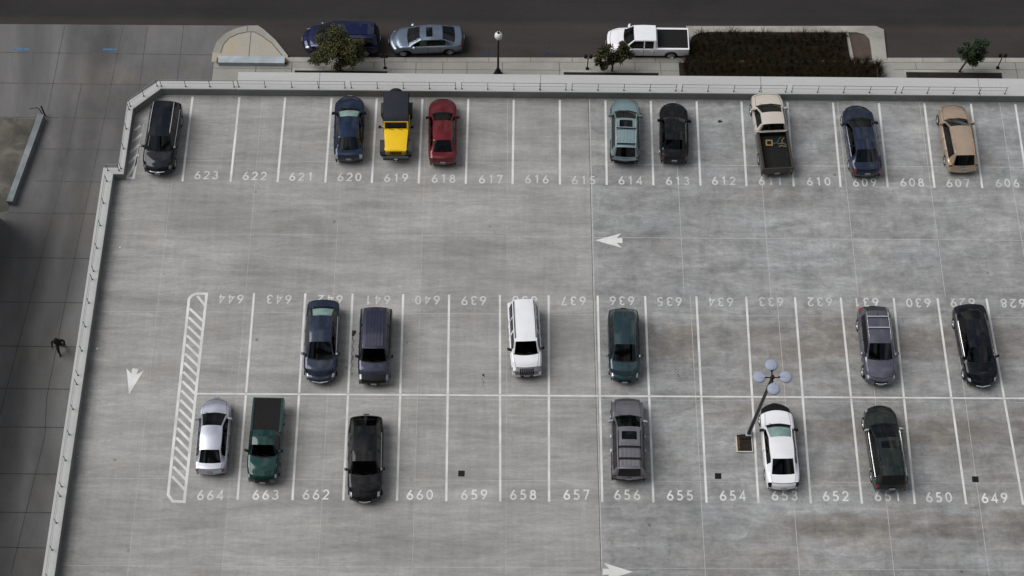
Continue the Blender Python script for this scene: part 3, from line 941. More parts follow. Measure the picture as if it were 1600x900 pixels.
def make_car(name, label, cat, loc, deg, kind, Ln, W, H, Y, body, group='vehicles parked on the roof deck', **o):
    root = empty(name, loc, R(deg))
    tag(root, label, cat, group)
    hw = W / 2
    S = key_stations(kind, Ln, W, H, Y, o)
    V = np.array([s[1] for s in S]); V[:, 0] -= Ln / 2
    yl = lambda y: y - Ln / 2
    dt = np.sqrt(np.diff(V[:, 0]) ** 2 + np.diff(V[:, 7]) ** 2 + .25 * np.diff(V[:, 6]) ** 2) + .004
    T = np.concatenate([[0], np.cumsum(dt)])
    # samples
    rows, segs = [], []
    brk = [0] + [i for i in range(1, len(S) - 1) if S[i][2]] + [len(S) - 1]
    for a, b in zip(brk, brk[1:]):
        for k in range(a, b):
            n = max(2, int(math.ceil(dt[k] / .075)))
            tq = T[k] + (T[k + 1] - T[k]) * np.arange(n) / n
            vals = pchip(T[a:b + 1], V[a:b + 1], tq)
            rows += list(vals); segs += [S[k][0]] * n
    rows.append(V[-1])
    big = kind in ('suv', 'pickup', 'van')
    rw_ = o.get('wheel_r', .375 if big else .325)
    fy, ry = Ln / 2 - o.get('foh', .90), -Ln / 2 + o.get('roh', 1.15 if kind == 'pickup' else .95)
    z0 = .34 if big else .24
    ar = rw_ + .055
    def zbot(y):
        z = z0
        for yc in (fy, ry):
            d = abs(y - yc)
            if d < ar: z = max(z, rw_ * .9 + math.sqrt(ar * ar - d * d))
        return z
    G = [section(v, zbot(v[0])) for v in rows]
    ni, nj = len(G), len(G[0])
    ycowl, yrf, yrr = yl(Y['cowl']), yl(Y['rf']), yl(Y['rr'])
    yb = o.get('yb', None)
    two = o.get('doors', 4) == 2
    yB = ycowl - (1.45 if two else 1.22)
    yC = yB - (.85 if kind != 'pickup' else (yB - yrr) * .93)
    wfront = ycowl - .22
    wrear = {'sedan': yrr - .22, 'pickup': yrr + .12}.get(kind, yrr + .16)
    parts = {}
    def put(key, mats, quad, mi=0):
        parts.setdefault(key, (mats, []))[1].append((quad, mi))
    bodym = [body, TRIM, CHROME, o.get('lower', body)]
    gl = o.get('glass', GLASS); gd = o.get('sideglass', DARKGLASS)
    gr_ = o.get('rearglass', gd if kind != 'sedan' else gl)
    for i in range(ni - 1):
        seg = segs[i]
        ym = (rows[i][0] + rows[i + 1][0]) / 2
        gh = min(rows[i][6] - rows[i][4], rows[i + 1][6] - rows[i + 1][4])
        for side in (1, -1):
            for j in range(nj - 1):
                q = [G[i][j], G[i][j + 1], G[i + 1][j + 1], G[i + 1][j]]
                if side < 0: q = [(-x, y, z) for x, y, z in q]
                key, mats, mi = 'body', bodym, 0
                cab = seg in ('roof', 'wshield') or (seg == 'rglass' and kind == 'sedan')
                if seg == 'rglass' and j >= 10: key, mats = 'rear_window', [gr_]
                elif o.get('tailhigh') and seg == 'rglass' and 3 <= j <= 7 and rows[i][2] < 1.2 and gh < .22: key, mats = ('taillight', side), [RED]
                elif seg == 'wshield' and j >= 10: key, mats = 'windshield', [gl]
                elif seg == 'cowl' and j >= 9: mi = 1
                elif seg in ('hood',) and j >= 9 and not (o.get('nosecover') and ym > yl(o['nosecover'])): key, mats = 'hood', [o.get('hoodmat', body)]
                elif seg == 'trunk' and j >= 9: key, mats = 'trunk_lid', [body]
                elif seg == 'tailgate' and j >= 8: key, mats = 'tailgate', [o.get('tailmat', body)]
                elif seg in ('bed', 'bedwall', 'lipin') and j >= 8: key, mats = ('bed_cover' if o.get('cover') else 'truck_bed'), [BEDLINER]
                elif seg == 'roof' and o.get('sunroof') and j >= 11 and yl(o['sunroof'][0]) < ym < yl(o['sunroof'][1]):
                    key, mats = 'sunroof', [DARKGLASS]
                elif o.get('nosecover') and seg in ('hood', 'nose', 'grille') and j >= 3 and ym > yl(o['nosecover']): key, mats = 'nose_cover', [TRIM]
                elif o.get('nosemat') and seg in ('nose', 'grille') and j >= o.get('nosej', 7): key, mats = 'grille', [o['nosemat']]
                elif seg == 'grille' and j >= 11 and o.get('grille', 1): key, mats = 'grille', [o.get('grillemat', TRIM)]
                elif seg == 'nose' and 4 <= j <= o.get('lampj', 6) and o.get('lamps', 1): key, mats = ('headlight', side), [o.get('lens', LENS)]
                elif seg == 'rface' and 3 <= j <= 7 and rows[i][2] > (.60 if kind == 'sedan' else .78): key, mats = ('taillight', side), [o.get('tail', RED)]
                elif seg == 'rface' and kind != 'sedan' and j >= 10: key, mats = 'tailgate', [body]
                elif cab and j in (6, 7) and gh > .10 and wrear < ym < wfront:
                    pil = abs(ym - yB) < .05 or (abs(ym - yC) < .045 and not two)
                    if pil: mi = 0 if o.get('light_pillars') else 1
                    else:
                        kk = 0 if ym > yB else (1 if ym > yC else 2)
                        key, mats = ('side_window', side, kk), [gd if kk else o.get('frontside', gd)]
                elif o.get('bedmat') and seg == 'lip' and j > 8: key, mats = 'tailgate', [o.get('tailmat', body)]
                elif o.get('bedmat') and seg == 'rbump': key, mats = 'rear_bumper', [o['bedmat']]
                elif o.get('bedmat') and ym < yrr - .10 and (j <= 8): key, mats = ('bed_side', side), [o['bedmat']]
                elif cab and j == 5 and wrear < ym < wfront:
                    mi = 2 if o.get('chrome') else 1
                elif seg in ('hood', 'trunk') and j == 8: mi = 1
                elif 1 <= j <= 4 and ycowl - .12 > ym > yB and abs(ym - fy) > ar: key, mats = ('door', side, 0), [body]
                elif 1 <= j <= 4 and not two and yB >= ym > yC and abs(ym - ry) > ar: key, mats = ('door', side, 1), [body]
                elif o.get('cladding') and (j <= 3 or seg in ('rbump', 'fbump')): mi = 1  # lower sides and bumpers take the black trim material
                elif j <= 1: mi = 3
                elif seg in ('fbump',) and j >= 11: mi = 1
                put(key, mats, q, mi)
    objs = {}
    for key, (mats, fs) in parts.items():
        nm = key if isinstance(key, str) else key[0]
        mb = MB()
        for q, mi in fs: mb.face(q, mi)
        objs[key] = mb.build(nm, mats, root, smooth=32)
    # door handles
    for key in list(objs):
        if key[0] == 'door':
            s = key[1]; yy = (yB + .16) if key[2] == 0 else (yC + .20)
            k = min(range(ni), key=lambda q: abs(rows[q][0] - yy)); p = G[k][3]
            mb = MB(); mb.box(p[0] - .02, p[0] + .016, yy - .085, yy + .085, p[2] - .035, p[2] - .01)
            h = mb.build('handle', o.get('handlemat', body), objs[key], bevel=.008)
            if s < 0: h.scale = (-1, 1, 1)
    # panel gaps
    mb = MB()
    gaps = [ycowl - .11, yB] + ([] if two else [yC])
    for yg in gaps:
        k = min(range(1, ni - 1), key=lambda q: abs(rows[q][0] - yg))
        for s in (1, -1):
            for j in range(1, 5):
                p, q = G[k][j], G[k][j + 1]
                mb.face([(s * (p[0] + .004), p[1] - .011, p[2]), (s * (q[0] + .004), q[1] - .011, q[2] + .003), (s * (q[0] + .004), q[1] + .011, q[2] + .003), (s * (p[0] + .004), p[1] + .011, p[2])])
    ends_ = [k for k in range(1, ni) if (segs[k - 1] == 'hood' and segs[min(k, ni - 2)] == 'nose') or (segs[k - 1] == 'rface' and segs[min(k, ni - 2)] in ('trunk', 'rglass'))]
    for k in ends_:
        for s in (1, -1):
            for j in range(8, nj - 1):
                p, q = G[k][j], G[k][j + 1]
                mb.face([(s * p[0], p[1] - .013, p[2] + .005), (s * q[0], q[1] - .013, q[2] + .005), (s * q[0], q[1] + .013, q[2] + .005), (s * p[0], p[1] + .013, p[2] + .005)])
    if mb.f: mb.build('panel_seam', TRIM, root)
    # underbody
    mb = MB(); mb.box(-hw * .66, hw * .66, -Ln / 2 + .18, Ln / 2 - .25, .20, .50)
    mb.box(-hw * .82, hw * .82, ry + ar + .02, fy - ar - .02, z0 - .02, z0 + .25)
    mb.build('underbody', UNDER, root)
    # interior
    seat = o.get('seat', SEATD)
    mb = MB()
    yend = yrr - (.1 if kind == 'pickup' else (-.35 if kind == 'sedan' else -.05))
    fz = .50 if kind != 'pickup' else .6
    mb.box(-hw * .80, hw * .80, yend - .1, ycowl - .05, fz - .05, fz, 0)
    mb.box(-hw * .80, hw * .80, ycowl - .42, ycowl - .06, fz, (1.0 if big else .90), 1)
    ys = ycowl - 1.05
    bz = 1.18 if big else 1.02
    for s in (-1, 1):
        x = s * hw * .42
        mb.box(x - .25, x + .25, ys - .20, ys + .32, fz, fz + .22, 0)
        mb.box(x - .25, x + .25, ys - .36, ys - .22, fz + .1, bz, 0, .9)
        mb.box(x - .12, x + .12, ys - .36, ys - .27, bz + .02, bz + .2, 0, .85)
    if kind != 'pickup':
        yr = ys - .95
        mb.box(-hw * .72, hw * .72, yr - .15, yr + .3, fz, fz + .22, 0)
        mb.box(-hw * .72, hw * .72, yr - .30, yr - .14, fz + .1, bz - .04, 0, .95)
        if kind == 'sedan':
            mb.box(-hw * .72, hw * .72, yl(Y['rg']) + .03, yr - .3, .88, .93, 1)
    mb.build('interior', [seat, DASH], root)
    # steering wheel
    mb = MB(); n = 12; c = Vector((-hw * .42, ycowl - .55, bz - .12))
    for k in range(n):
        a0, a1 = 2 * math.pi * k / n, 2 * math.pi * (k + 1) / n
        f = lambda a: c + Vector((math.cos(a) * .18, -math.sin(a) * .07, math.sin(a) * .16))
        mb.tube(f(a0), f(a1), .016, n=5)
    mb.build('steering_wheel', DASH, root)
    # mirrors
    k = min(range(ni), key=lambda q: abs(rows[q][0] - (ycowl - .30)) + (0 if segs[min(q, ni - 2)] in ('wshield', 'roof') else 5))
    p = G[k][5]
    for s in (1, -1):
        mb = MB()
        x0 = p[0] - .01
        sec_ = [(x0, .05), (x0 + .06, .075), (x0 + .13, .10), (x0 + .21, .085), (x0 + .235, .05)]
        for (xa, ha), (xb, hb) in zip(sec_, sec_[1:]):
            for sgn in (0,):
                ya = lambda x: ycowl - .30 - .25 * (x - x0)
                A = [(xa, ya(xa) - .05, p[2] + .08 - ha), (xa, ya(xa) + .06, p[2] + .08 - ha * .6), (xa, ya(xa) + .06, p[2] + .08 + ha * .6), (xa, ya(xa) - .05, p[2] + .08 + ha)]
                B = [(xb, ya(xb) - .05, p[2] + .08 - hb), (xb, ya(xb) + .06, p[2] + .08 - hb * .6), (xb, ya(xb) + .06, p[2] + .08 + hb * .6), (xb, ya(xb) - .05, p[2] + .08 + hb)]
                for e in range(4):
                    e2 = (e + 1) % 4
                    mb.face([A[e], A[e2], B[e2], B[e]])
                if xb == sec_[-1][0]: mb.face(B)
                if xa == sec_[0][0]: mb.face(A[::-1])
        mo = mb.build('side_mirror', o.get('mirrormat', body), root, smooth=50)
        if s < 0: mo.scale = (-1, 1, 1)
    # plates
    def plate(y, z, s):
        mb = MB(); mb.box(-.15, .15, y - .012, y + .012, z - .075, z + .075)
        mb.build('license_plate', PLATE, root)
    if o.get('front_plate', True): plate(Ln / 2 + .008, .50 if not big else .56, 1)
    plate(-Ln / 2 - .008, {'sedan': .72, 'pickup': .56}.get(kind, .82), -1)
    add_wheels(root, Ln, W, fy, ry, rw_, .23 if big else .205)
    # bright strip along the foot of the side windows
    if o.get('chrome'):
        wk = [k for k in range(ni - 1) if wrear - .05 < rows[k][0] < wfront + .05 and segs[k] in ('roof', 'wshield', 'rglass')]
        for s in (1, -1):
            pts = [(s * (G[k][5][0] + .012), G[k][5][1], G[k][5][2] + .012) for k in wk[::3] + [wk[-1]]]
            mb = MB(); mb.path(pts, .011, 5)
            mb.build('window_trim', CHROME, root, smooth=60)
    # extras
    roofrow = [k for k in range(ni) if yrr + .10 < rows[k][0] < yrf - .12]
    if o.get('rails'):
        for s in (1, -1):
            mb = MB()
            rr_ = [k for k in roofrow if yrr + .12 < rows[k][0] < yrf - .25]
            pts = [(s * (rows[k][5] - .05), rows[k][0], rows[k][6] + .065) for k in rr_]
            a, b = rr_[0], rr_[-1]
            pts = [(s * (rows[a][5] - .05), rows[a][0] - .06, rows[a][6] + .0)] + pts + [(s * (rows[b][5] - .05), rows[b][0] + .06, rows[b][6] + .0)]
            mb.path(pts, .022)
            mb.build('roof_rail', o['rails'], root, smooth=60)
    for yc in o.get('crossbars', []):
        k = min(roofrow, key=lambda q: abs(rows[q][0] - yl(yc)))
        mb = MB(); x = rows[k][5] - .04
        mb.box(-x, x, rows[k][0] - .035, rows[k][0] + .035, rows[k][7] + .05, rows[k][7] + .075)
        mb.build('crossbar', o.get('barmat', SILVER), root, bevel=.006)
    for (ya, yb_, n, mt) in o.get('ribs', []):
        mb = MB()
        rk = [k for k in range(ni) if yl(ya) <= rows[k][0] <= yl(yb_)]
        x0 = rows[rk[len(rk) // 2]][5] - .14
        for q in range(n):
            xc = -x0 + 2 * x0 * (q + .5) / n
            hwid = x0 / n * .80
            zz = lambda k: rows[k][6] + (rows[k][7] - rows[k][6]) * (1 - (xc / rows[k][5]) ** 2) + .022
            for a, b in zip(rk, rk[1:]):
                mb.face([(xc - hwid, rows[a][0], zz(a)), (xc + hwid, rows[a][0], zz(a)), (xc + hwid, rows[b][0], zz(b)), (xc - hwid, rows[b][0], zz(b))])
                for sx_ in (-1, 1):
                    mb.face([(xc + sx_ * hwid, rows[a][0], zz(a)), (xc + sx_ * hwid, rows[b][0], zz(b)), (xc + sx_ * (hwid + .006), rows[b][0], zz(b) - .022), (xc + sx_ * (hwid + .006), rows[a][0], zz(a) - .022)])
        mb.build('roof_ribs', mt, root)
    if o.get('antenna'):
        k = roofrow[2]
        mb = MB(); mb.tube((0, rows[k][0], rows[k][7]), (0, rows[k][0] - .12, rows[k][7] + .16), .010, .006, 6)
        mb.lathe([(.035, 0), (.02, .03), (.005, .035)], 8, (0, rows[k][0], rows[k][7]))
        mb.build('antenna', TRIM, root)
    if o.get('sunshade'):
        mb = MB()
        wk = [k for k in range(ni) if segs[min(k, ni - 2)] == 'wshield' or (k > 0 and segs[k - 1] == 'wshield')]
        wk = wk[:-1]
        for s in (1, -1):
            for a, b in zip(wk, wk[1:]):
                for j in range(10, nj - 1):
                    q = [G[a][j], G[a][j + 1], G[b][j + 1], G[b][j]]
                    mb.face([(s * x * .96, y - .05, z - .05) for x, y, z in q])
        mb.build('sun_shade', SHADE, root)
    if o.get('rearshade'):  # added pale panel imitating a sky reflection in the rear glass
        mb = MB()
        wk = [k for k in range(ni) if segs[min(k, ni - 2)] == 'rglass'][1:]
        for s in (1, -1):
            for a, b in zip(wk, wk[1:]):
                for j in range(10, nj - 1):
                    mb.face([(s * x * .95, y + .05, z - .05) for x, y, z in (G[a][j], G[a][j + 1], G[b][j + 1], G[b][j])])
        mb.build('rear_glint_panel', SHADE, root)
    # wipers
    mb = MB()
    k = max(q for q in range(ni - 1) if segs[q] == 'wshield')
    for s in (-.55, .05):
        a = Vector((s * hw, rows[k][0] + .10, rows[k][7] + .02)); b = a + Vector((hw * .55, -.14, .06))
        mb.tube(a, b, .011, .008, 5)
    mb.build('wiper', TRIM, root)
    # front emblem bar / chrome grille bar
    if o.get('grillebar'):
        mb = MB(); zc = o['grillebar']; wd = o.get('barw', .42)
        for a, b in ((-1, 0), (0, 1)):
            f = lambda u: (u * wd, Ln / 2 + .012 - (.29 if not o.get('boxy') else .11) * (u * wd / hw) ** 2 - max(0, (zc - .50)) * .10, zc + .02 * abs(u))
            for q in range(4):
                u0, u1 = a + (b - a) * q / 4, a + (b - a) * (q + 1) / 4
                mb.tube(f(u0), f(u1), .026, n=5)
        mb.build('grille_bar', CHROME, root)
    if o.get('slots'):
        mb = MB()
        nk = [k for k in range(ni) if segs[min(k, ni - 2)] in ('nose', 'grille')]
        for q in range(7):
            x = (q - 3) * .112
            for ka, kb_ in zip(nk[1:-1], nk[2:]):
                a, b = G[ka], G[kb_]
                bend = .10 * (x / hw) ** 2
                y0, z0_, y1, z1 = a[12][1] + .012 - bend, a[12][2] + .02, b[12][1] + .012 - bend, b[12][2] + .02
                mb.face([(x - .038, y0, z0_), (x + .038, y0, z0_), (x + .038, y1, z1), (x - .038, y1, z1)])
                for sx_ in (-1, 1):
                    mb.face([(x + sx_ * .038, y0, z0_), (x + sx_ * .038, y1, z1), (x + sx_ * .038, y1 - .03, z1 - .04), (x + sx_ * .038, y0 - .03, z0_ - .04)])
        mb.build('grille_slots', BEDLINER, root)
    return root, rows, G, segs

P_BLACK = paint('paint_black', (0.003, 0.003, 0.004), 0.2, coat=0.5)
P_BLACKBLUE = paint('paint_blue_black', (0.003, 0.0035, 0.008), 0.3, coat=0.6)
P_NAVY = paint('paint_navy', (0.010, 0.022, 0.050), 0.6)
P_NAVY2 = paint('paint_dull_navy', (0.016, 0.024, 0.050), 0.6)
P_RED = paint('paint_red', (0.125, 0.008, 0.012), 0.5)
P_TEALSIL = paint('paint_pale_teal', (0.27, 0.37, 0.39), 0.75)
P_TAN = paint('paint_tan_white', (0.53, 0.48, 0.42), 0.1)
P_BROWN = paint('paint_brown', (0.040, 0.031, 0.022), 0.2)
P_BEIGE = paint('paint_beige', (0.47, 0.355, 0.26), 0.6)
P_SLATE = paint('paint_slate_blue', (0.018, 0.026, 0.048), 0.6)
P_PURPLE = paint('paint_dull_purple', (0.034, 0.036, 0.060), 0.6)
P_WHITE = paint('paint_white', (0.76, 0.76, 0.79), 0.0)
P_TEAL = paint('paint_dark_teal', (0.020, 0.044, 0.054), 0.6)
P_GREYPUR = paint('paint_grey_purple', (0.120, 0.120, 0.155), 0.75)
P_SILVER = paint('paint_silver', (0.46, 0.47, 0.53), 0.7)
P_GREEN = paint('paint_green', (0.002, 0.030, 0.027), 0.4)
P_DKGREEN = paint('paint_dark_green', (0.018, 0.026, 0.023), 0.6)
P_GREY = paint('paint_warm_grey', (0.19, 0.18, 0.20), 0.75)
P_BLUE = paint('paint_deep_blue', (0.006, 0.010, 0.050), 0.5)
P_BLUSIL = paint('paint_blue_silver', (0.135, 0.17, 0.22), 0.75)
P_YELLOW = paint('paint_yellow', (0.78, 0.49, 0.006), 0.0)

def ctr(B, ang, Ln):
    a = R(ang)
    return (B[0] - math.sin(a) * Ln / 2, B[1] + math.cos(a) * Ln / 2, 0.0)

def up(name, label, cat, B, ang, kind, Ln, W, H, Y, body, **o):     # nose towards the street
    return make_car(name, label, cat, ctr(B, ang, Ln), ang, kind, Ln, W, H, Y, body, **o)
def dn(name, label, cat, B, ang, kind, Ln, W, H, D, body, **o):     # nose towards the camera; D measured from the nose
    Y = {k: Ln - v for k, v in D.items()}
    return make_car(name, label, cat, ctr(B, ang, Ln), ang + 180, kind, Ln, W, H, Y, body, **o)

# --- far row
dn('parked_suv', 'black SUV with silver roof rails in the corner beside the small hatched area', 'suv', (-19.15, 53.55), -2.1, 'suv', 4.75, 1.86, 1.70,
   dict(rr=4.35, rf=1.88, cowl=1.18, hood=.22, rg=4.7), P_BLACKBLUE, rails=SILVER, chrome=True, grillebar=.72, lens=DARKLENS)
up('parked_car', 'navy sedan with bright sun shade behind its windshield, left of the yellow off-road vehicle', 'car', (-8.22, 54.55), 1.6, 'sedan', 4.55, 1.78, 1.43,
   dict(hood=4.37, cowl=3.37, rf=2.56, rr=1.11, rg=.45, deck=.10), P_NAVY, sunshade=True, glass=CLEARGLASS, rearglass=GLASS, tail=SILVER)
up('parked_car', 'dark red sedan in stall 618 beside the yellow off-road vehicle', 'car', (-2.78, 54.38), 1.3, 'sedan', 4.6, 1.70, 1.42,
   dict(hood=4.43, cowl=3.3, rf=2.51, rr=1.13, rg=.52, deck=.10), P_RED, tail=DARKRED)
up('parked_suv', 'pale teal SUV with sunroof and ribbed roof in stall 614', 'suv', (7.73, 54.6), -1.9, 'suv', 4.36, 1.74, 1.68,
   dict(hood=4.17, cowl=3.21, rf=2.39, rr=.36, rg=.07), P_TEALSIL, rails=SILVER, sunroof=(1.72, 2.22), ribs=[(.62, 1.58, 5, P_TEALSIL)], crossbars=(.56, 1.64), barmat=TRIM, tail=DARKRED, lower=TRIM, cladding=True)
up('parked_car', 'black compact sedan between the pale teal SUV and stall 612', 'car', (10.6, 54.65), -1.7, 'sedan', 4.16, 1.70, 1.44,
   dict(hood=3.98, cowl=2.93, rf=2.26, rr=1.02, rg=.59, deck=.09), P_BLACK, tail=DARKRED, roofw=.70, glass=DARKGLASS)
PK, _, _, _ = up('pickup_truck', 'cream pickup truck with dark open bed holding scraps, parked nose to the parapet', 'pickup truck', (16.53, 53.95), 3.6, 'pickup', 5.5, 1.94, 1.74,
   dict(hood=5.27, cowl=4.4, rf=3.52, rr=2.69), P_TAN, tailmat=P_BROWN, bedmat=P_BROWN, lower=P_BROWN, chrome=True, grillemat=CHROME, tail=DARKRED)
up('parked_car', 'dull navy sedan in stall 609 with one tyre near the line', 'car', (21.72, 53.85), 2.7, 'sedan', 4.9, 1.86, 1.44,
   dict(hood=4.7, cowl=3.68, rf=2.82, rr=1.28, rg=.63, deck=.12), P_NAVY2, chrome=True)
up('parked_minivan', 'beige minivan with dark rear window in stall 607', 'minivan', (27.33, 54.17), 1.9, 'wagon', 4.7, 1.82, 1.58,
   dict(hood=4.48, cowl=3.38, rf=2.56, rr=.52, rg=.17), P_BEIGE, tail=DARKRED, rails=P_BEIGE)
# --- middle row
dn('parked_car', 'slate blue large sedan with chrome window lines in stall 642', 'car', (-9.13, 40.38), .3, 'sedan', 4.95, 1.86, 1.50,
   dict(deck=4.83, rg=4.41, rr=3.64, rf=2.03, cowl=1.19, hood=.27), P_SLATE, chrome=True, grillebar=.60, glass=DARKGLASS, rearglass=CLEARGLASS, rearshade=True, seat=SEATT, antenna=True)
dn('parked_suv', 'dull purple SUV with ribbed roof and black nose in stall 641', 'suv', (-6.23, 40.3), 0.0, 'suv', 4.5, 1.78, 1.70,
   dict(rr=4.12, rf=1.61, cowl=1.07, hood=.36, rg=4.44), P_PURPLE, boxy=1, nosemat=TRIM, ribs=[(.55, 2.75, 6, P_PURPLE)], lens=DARKLENS, glass=DARKGLASS, mirrormat=TRIM)
dn('parked_suv', 'white boxy SUV with slotted grille and black mirrors in stall 638', 'suv', (2.03, 40.86), 2.9, 'suv', 4.42, 1.74, 1.72,
   dict(rr=4.14, rf=1.55, cowl=1.04, hood=.34, rg=4.38), P_WHITE, boxy=1, rails=TRIM, glass=DARKGLASS, mirrormat=TRIM, nosemat=P_GREY, nosej=7, slots=1,
   lens=DARKLENS, light_pillars=True)
dn('parked_car', 'dark teal hatchback wagon with round pale headlights in stall 636', 'car', (7.31, 40.54), -.4, 'wagon', 4.38, 1.74, 1.50,
   dict(rr=3.86, rf=1.84, cowl=1.04, hood=.27, rg=4.28), P_TEAL, glass=DARKGLASS, antenna=True, rearglass=DARKGLASS)
dn('parked_suv', 'grey purple crossover with silver roof rack and red tail lamps in stall 631', 'suv', (21.18, 40.48), .3, 'suv', 4.68, 1.82, 1.64,
   dict(rr=4.02, rf=2.01, cowl=1.27, hood=.24, rg=4.55), P_GREYPUR, rails=SILVER, crossbars=(1.05, 1.75), chrome=True, glass=DARKGLASS, antenna=True, grillebar=.66, barw=.3, lower=P_BLACK, tailhigh=True)
dn('parked_car', 'black sedan with chrome grille and greenish windshield in stall 629', 'car', (26.73, 40.43), 2.9, 'sedan', 4.95, 1.86, 1.46,
   dict(deck=4.82, rg=4.4, rr=3.67, rf=1.97, cowl=1.24, hood=.24), P_BLACKBLUE, chrome=True, grillebar=.58, barw=.38, rearglass=GLASS, seat=SEATT)
# --- near row
up('parked_car', 'silver sedan with black windows next to the hatched island', 'car', (-14.57, 35.03), .2, 'sedan', 4.42, 1.72, 1.42,
   dict(hood=4.23, cowl=3.31, rf=2.46, rr=1.05, rg=.43, deck=.09), P_SILVER, roofw=.66)
dn('pickup_truck', 'green pickup truck with black covered bed in stall 663', 'pickup truck', (-11.82, 34.56), -.8, 'pickup', 4.72, 1.74, 1.66,
   dict(rr=2.57, rf=1.71, cowl=1.24, hood=.22), P_GREEN, cover=True, doors=2, glass=DARKGLASS, mirrormat=TRIM, grillemat=TRIM, roh=1.0)
dn('parked_suv', 'glossy black crossover with curved chrome window lines left of stall 660', 'suv', (-6.43, 33.5), 1.2, 'suv', 4.92, 1.86, 1.62,
   dict(rr=3.92, rf=1.91, cowl=1.31, hood=.28, rg=4.72), P_BLACK, chrome=True, glass=DARKGLASS, rearglass=DARKGLASS, lens=LENS, grillebar=.62, barw=.3, roofw=.66)
up('parked_suv', 'warm grey SUV with open sunroof and ribbed roof panels in stall 656', 'suv', (7.34, 34.8), -.6, 'suv', 4.72, 1.82, 1.72,
   dict(hood=4.50, cowl=3.5, rf=2.65, rr=.24, rg=.06), P_GREY, lower=TRIM, cladding=True, sunroof=(1.86, 2.36), ribs=[(1.48, 1.80, 5, P_GREY), (.82, 1.38, 5, P_GREY), (.36, .74, 5, P_GREY)],
   rails=TRIM, crossbars=(.78, 1.43), barmat=TRIM, tail=DARKRED, boxy=1, handlemat=CHROME, mirrormat=SILVER)
up('parked_car', 'white sedan with black nose cover and sun shade, right of the lamp post', 'car', (15.44, 34.38), 1.2, 'sedan', 4.98, 1.80, 1.42,
   dict(hood=4.72, cowl=3.54, rf=2.68, rr=1.41, rg=.65, deck=.16), P_WHITE, sunshade=True, nosecover=4.42, glass=CLEARGLASS, rearglass=DARKGLASS, roofw=.70, doors=2, mirrormat=TRIM, tail=TRIM, grille=0, lamps=0)
up('parked_suv', 'dark green crossover with black sunroof and red tail lamps in stall 651', 'suv', (21.1, 34.33), 2.6, 'suv', 4.88, 1.84, 1.66,
   dict(hood=4.66, cowl=3.6, rf=2.63, rr=.46, rg=.13), P_DKGREEN, sunroof=(1.98, 2.42), chrome=True, lower=P_BLACK, rails=P_BLACK, tail=RED, mirrormat=SILVER, antenna=True)
# --- street
SG = 'vehicles parked along the street'
make_car('parked_minivan', 'deep blue minivan on the street half hidden by a small tree', 'minivan', (-9.75, 68.0, ZST), 90, 'van', 5.05, 1.92, 1.76,
         dict(hood=4.75, cowl=4.05, rf=3.10, rr=.35, rg=.08), P_BLUE, group=SG, ribs=[(.5, 1.2, 1, P_BLUE), (1.3, 2.3, 1, P_BLUE)])
make_car('parked_car', 'blue silver sedan with dark sunroof parked on the street', 'car', (-4.25, 68.08, ZST), 93, 'sedan', 4.88, 1.84, 1.42,
         dict(hood=4.62, cowl=3.62, rf=2.85, rr=1.38, rg=.58, deck=.14), P_BLUSIL, group=SG, sunroof=(2.05, 2.45), chrome=True, seat=SEATT, sideglass=GLASS)
make_car('pickup_truck', 'white extended cab pickup truck with black bed on the street', 'pickup truck', (10.06, 68.0, ZST), 90, 'pickup', 5.36, 1.84, 1.72,
         dict(hood=5.12, cowl=4.18, rf=3.62, rr=2.2), P_WHITE, group=SG, cover=True, light_pillars=True, mirrormat=P_WHITE)

